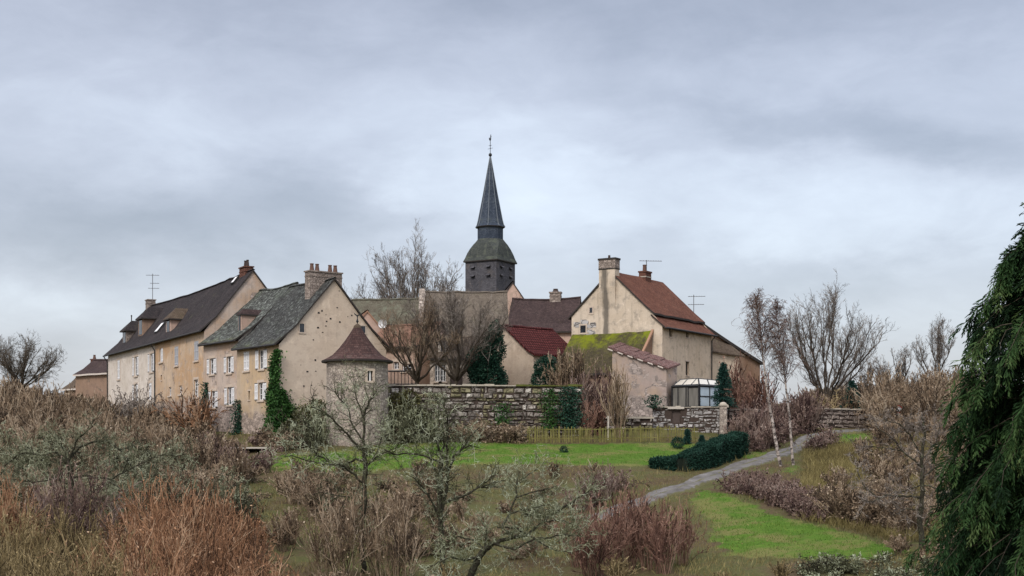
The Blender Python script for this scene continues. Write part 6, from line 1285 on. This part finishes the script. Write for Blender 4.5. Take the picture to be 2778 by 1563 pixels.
blob_bush('bramble', 'olive bramble mound over the left end of the terrace wall', 1100, 102.6, [((0, 0, 1.2), (1.15, .7, 1.5)), ((.9, .1, .9), (1.0, .6, 1.2)), ((-.5, .1, 2.2), (.8, .5, 1.1)), ((.3, .1, 2.6), (.7, .5, .9)), ((1.7, .2, .5), (.8, .5, .7))], 1150, B['bramble_leaf'], 134, cat='bramble', lf=(.10, .17))
blob_bush('bramble', 'dark bramble mound in the angle of gable and turret', 830, 102.5, [((0, 0, 1.0), (1.1, .8, 1.5)), ((.7, .2, 1.9), (.8, .5, 1.0)), ((-.9, 0, .6), (.8, .7, .9))], 1150, B['bramble_leaf'], 135, cat='bramble', lf=(.10, .17))
# clipped hedge
def hedge(name, label, line, h, w, seed):
    rg = np.random.default_rng(seed); pts = [np.array(XY(*q)) for q in line]; o = np.array([*pts[0], gz1(*pts[0])]); C_, A_ = [], []; mb = MB()
    for a, b, h0, h1 in zip(pts, pts[1:], h, h[1:]):
        L = np.linalg.norm(b-a); d = (b-a)/L; nn_ = np.array([-d[1], d[0]]); n = int(L*2600); t = rg.uniform(-.02, 1.02, n); s = rg.uniform(-1, 1, n); v = rg.uniform(0, 1, n); f = rg.integers(0, 3, n)
        s = np.where(f == 0, -1, np.where(f == 1, 1, s)); v = np.where(f == 2, 1, v); hh = h0+(h1-h0)*t; bulge = .10*np.sin(t*L*2.1+seed)*(f != 2)
        xy = a+(b-a)*t[:, None]+nn_*((s*w/2)*(1-.12*v)+bulge*np.sign(s))[:, None]; z = gz(xy[:, 0], xy[:, 1])+v*hh+np.where(f == 2, .05*np.sin(t*L*2.7), 0)
        c = np.c_[xy, z]-o; c += rg.normal(0, .055, c.shape); C_.append(c); nv_ = np.c_[nn_[0]*s*(f != 2), nn_[1]*s*(f != 2), (f == 2)*1.0]; A_.append(nrm(nv_+rg.normal(0, .8, c.shape)))
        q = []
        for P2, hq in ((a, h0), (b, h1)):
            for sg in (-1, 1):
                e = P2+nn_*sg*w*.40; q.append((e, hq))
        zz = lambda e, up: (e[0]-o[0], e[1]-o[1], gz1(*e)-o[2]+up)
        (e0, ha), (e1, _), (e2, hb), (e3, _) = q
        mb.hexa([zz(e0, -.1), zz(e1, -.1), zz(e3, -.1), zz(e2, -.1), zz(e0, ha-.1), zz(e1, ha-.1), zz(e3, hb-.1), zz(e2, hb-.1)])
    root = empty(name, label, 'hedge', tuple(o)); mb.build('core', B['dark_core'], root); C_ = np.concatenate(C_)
    V, Q = leaves(C_, np.concatenate(A_), .07, .10, rg); fast_mesh('foliage', V, Q, B['hedge'], np.repeat(np.clip(rg.normal(.4, .2, len(C_)), 0, 1), 4), root)
hedge('clipped_hedge', 'dark green clipped hedge stepping down between lawn and track', [(1766, 90.5), (1815, 90.2), (1852, 89.2), (1905, 90.5), (1965, 94.5), (2008, 98.0)], [.42, .55, .85, 1.30, 1.40, 1.35], 1.0, 5)
# climbing ivy
def ivy_wall(name, label, base, eu, dens, seed, mat, shape, cat='ivy', off=.1, lf=(.13, .17)):
    """shape(t) -> half width at relative height t; grows on the plane through base along eu"""
    rg = np.random.default_rng(seed); eu = np.array(eu)/np.linalg.norm(eu); nn_ = np.array([eu[1], -eu[0], 0]); hgt = shape('h'); n = int(dens*hgt); t = rg.uniform(0, 1, n)**1.25; lo, hi = shape(t); u = lo+(hi-lo)*rg.uniform(0, 1, n)+rg.normal(0, .15, n)*np.where(rg.random(n) < .2, 2.8, 1)
    d_ = off*(1-t*.5)*np.abs(rg.normal(.6, .6, n)); c = np.c_[eu[0]*u, eu[1]*u, t*hgt]+nn_*d_[:, None]
    ax = nrm(nn_*.5+rg.normal(0, .6, (n, 3))+np.array([0, 0, -.5])); V, Q = leaves(c, ax, lf[0]*rg.uniform(.7, 1.2, n), lf[1]*rg.uniform(.7, 1.2, n), rg); o = fast_mesh(name, V, Q, mat, np.repeat(np.clip(rg.normal(.45, .2, n), 0, 1), 4)); o.location = base; return tag(o, label, cat)
b = GH.A+GH.eu*(GH.L-.02); ex, ey = GH.eu, GH.ev
def sh1(t):
    if isinstance(t, str): return 6.3
    w = np.interp(t, [0, .3, .55, .75, .95, 1], [1.25, 1.15, .95, .75, .40, .12]); ww = w*(1+.2*np.sin(t*17)); return -ww*1.15, ww*.02+.05
ivy_wall('ivy', 'green ivy climbing the corner of the golden front beside the big gable', (b.x, b.y, gz1(b.x, b.y)-.1), (ex.x, ex.y, 0), 1500, 141, B['ivy'], sh1, off=.22)
def sh2(t):
    if isinstance(t, str): return 3.4
    w = np.interp(t, [0, .35, .7, 1], [2.1, 1.5, .7, .15]); return -.05+0*t, w*(1+.25*np.sin(t*13))
ivy_wall('ivy', 'lower green ivy spreading along the foot of the big gable', (b.x, b.y, gz1(b.x, b.y)-.1), (ey.x, ey.y, 0), 1700, 142, B['ivy'], sh2, off=.3)
def patch(px, py, w, h, label, seed, mat, Yv, dens=700):
    b = P(px, py, Yv)
    def sh(t):
        if isinstance(t, str): return h
        ww = w/2*np.sqrt(np.clip(np.sin(np.pi*np.clip(t*.92+.04, 0, 1)), 0, 1))*(1+.25*np.sin(t*11+seed)); return -ww, ww
    ivy_wall('ivy', label, tuple(b), (1, 0, 0), dens, seed, mat, sh, off=.28, lf=(.11, .15))
patch(1545, 1160, 1.5, 2.9, 'dark ivy hanging on the right end of the terrace wall', 143, B['ivy_dark'], 104.25, 620)
patch(1490, 1165, 1.2, 2.9, 'yellowish ivy on the terrace wall, left of the dark ivy', 144, B['ivy'], 104.2, 330)
patch(1362, 1150, .9, 1.5, 'small sparse ivy tuft mid way along the terrace wall', 145, B['ivy'], 104.0, 300)
patch(646, 1178, .5, 2.6, 'thin dark creeper at the seam of the pink and golden fronts', 146, B['ivy_dark'], 111.6, 420)
patch(562, 1150, .7, 3.3, 'dark creeper on the seam of the long house and the pink front', 147, B['ivy_dark'], 117.0, 420)
patch(1772, 1105, .8, .9, 'dark plant tuft on the left end of the grey garden wall', 148, B['ivy_dark'], 107.3, 420)

# ---- grass ---------------------------------------------------------------------------------
def grass(name, label, n, area, mat, hgt, wid, seed, keep, lean=.5):
    rg = np.random.default_rng(seed); px = rg.uniform(area[0], area[1], n); Yv = rg.uniform(area[2], area[3], n); x = (px-CX)/F*Yv; k = keep(x, Yv, px); x, Yv = x[k], Yv[k]; n = len(x)
    clump = rg.normal(0, .22, (n, 2)); x = x+clump[:, 0]; Yv = Yv+clump[:, 1]; c = np.c_[x, Yv, gz(x, Yv)-.02]; ax = nrm(np.c_[rg.normal(0, lean, n), rg.normal(0, lean, n), np.ones(n)]); h = hgt*rg.uniform(.5, 1.3, n)
    t = np.clip(rg.normal(.45, .2, n)+.28*np.sin(x*.7+np.sin(Yv*.9))*np.sin(Yv*.5+1.3*np.sin(x*.4)), 0, 1); h = h*(.6+1.2*t); V, Q = leaves(c, ax, wid, h, rg); return tag(fast_mesh(name, V, Q, mat, np.repeat(t, 4)), label, None, None, 'stuff')
trx = lambda x, y: np.abs(x-np.interp(y, tp[:, 1], tp[:, 0])) > .95+0*x
grass('lawn_grass', 'short bright green grass of the lawns', 90000, (690, 2470, 60.5, 113), B['lawn_grass'], .10, .022, 151, lambda x, y, px: lawn_amount(x, y) > .55)
grass('dry_grass', 'long tawny winter grass on the banks', 110000, (-60, 2680, 42, 118), B['dry_grass'], .24, .022, 152, lambda x, y, px: (lawn_amount(x, y) < np.random.default_rng(5).random(len(x))*.95) & (trx(x, y) | (np.abs(x-np.interp(y, tp[:, 1], tp[:, 0])) < .16)) & ((np.sin(x*.9+1.3*np.sin(y*.33))+np.sin(y*.8+x*.2)) > -.6), .45)
grass('lawn_litter', 'fallen leaves and straw strewn over the lawns', 9000, (690, 2470, 60.5, 113), B['dry_grass'], .09, .05, 154, lambda x, y, px: (lawn_amount(x, y) > .2) & (np.sin(x*1.3)+np.sin(y*1.1+x*.4) > .2), 1.5)
grass('bank_grass', 'dense ochre grass on the right bank', 70000, (2180, 2680, 64, 104), B['dry_grass'], .42, .02, 153, lambda x, y, px: (lawn_amount(x, y) < .3) & trx(x, y), .5)
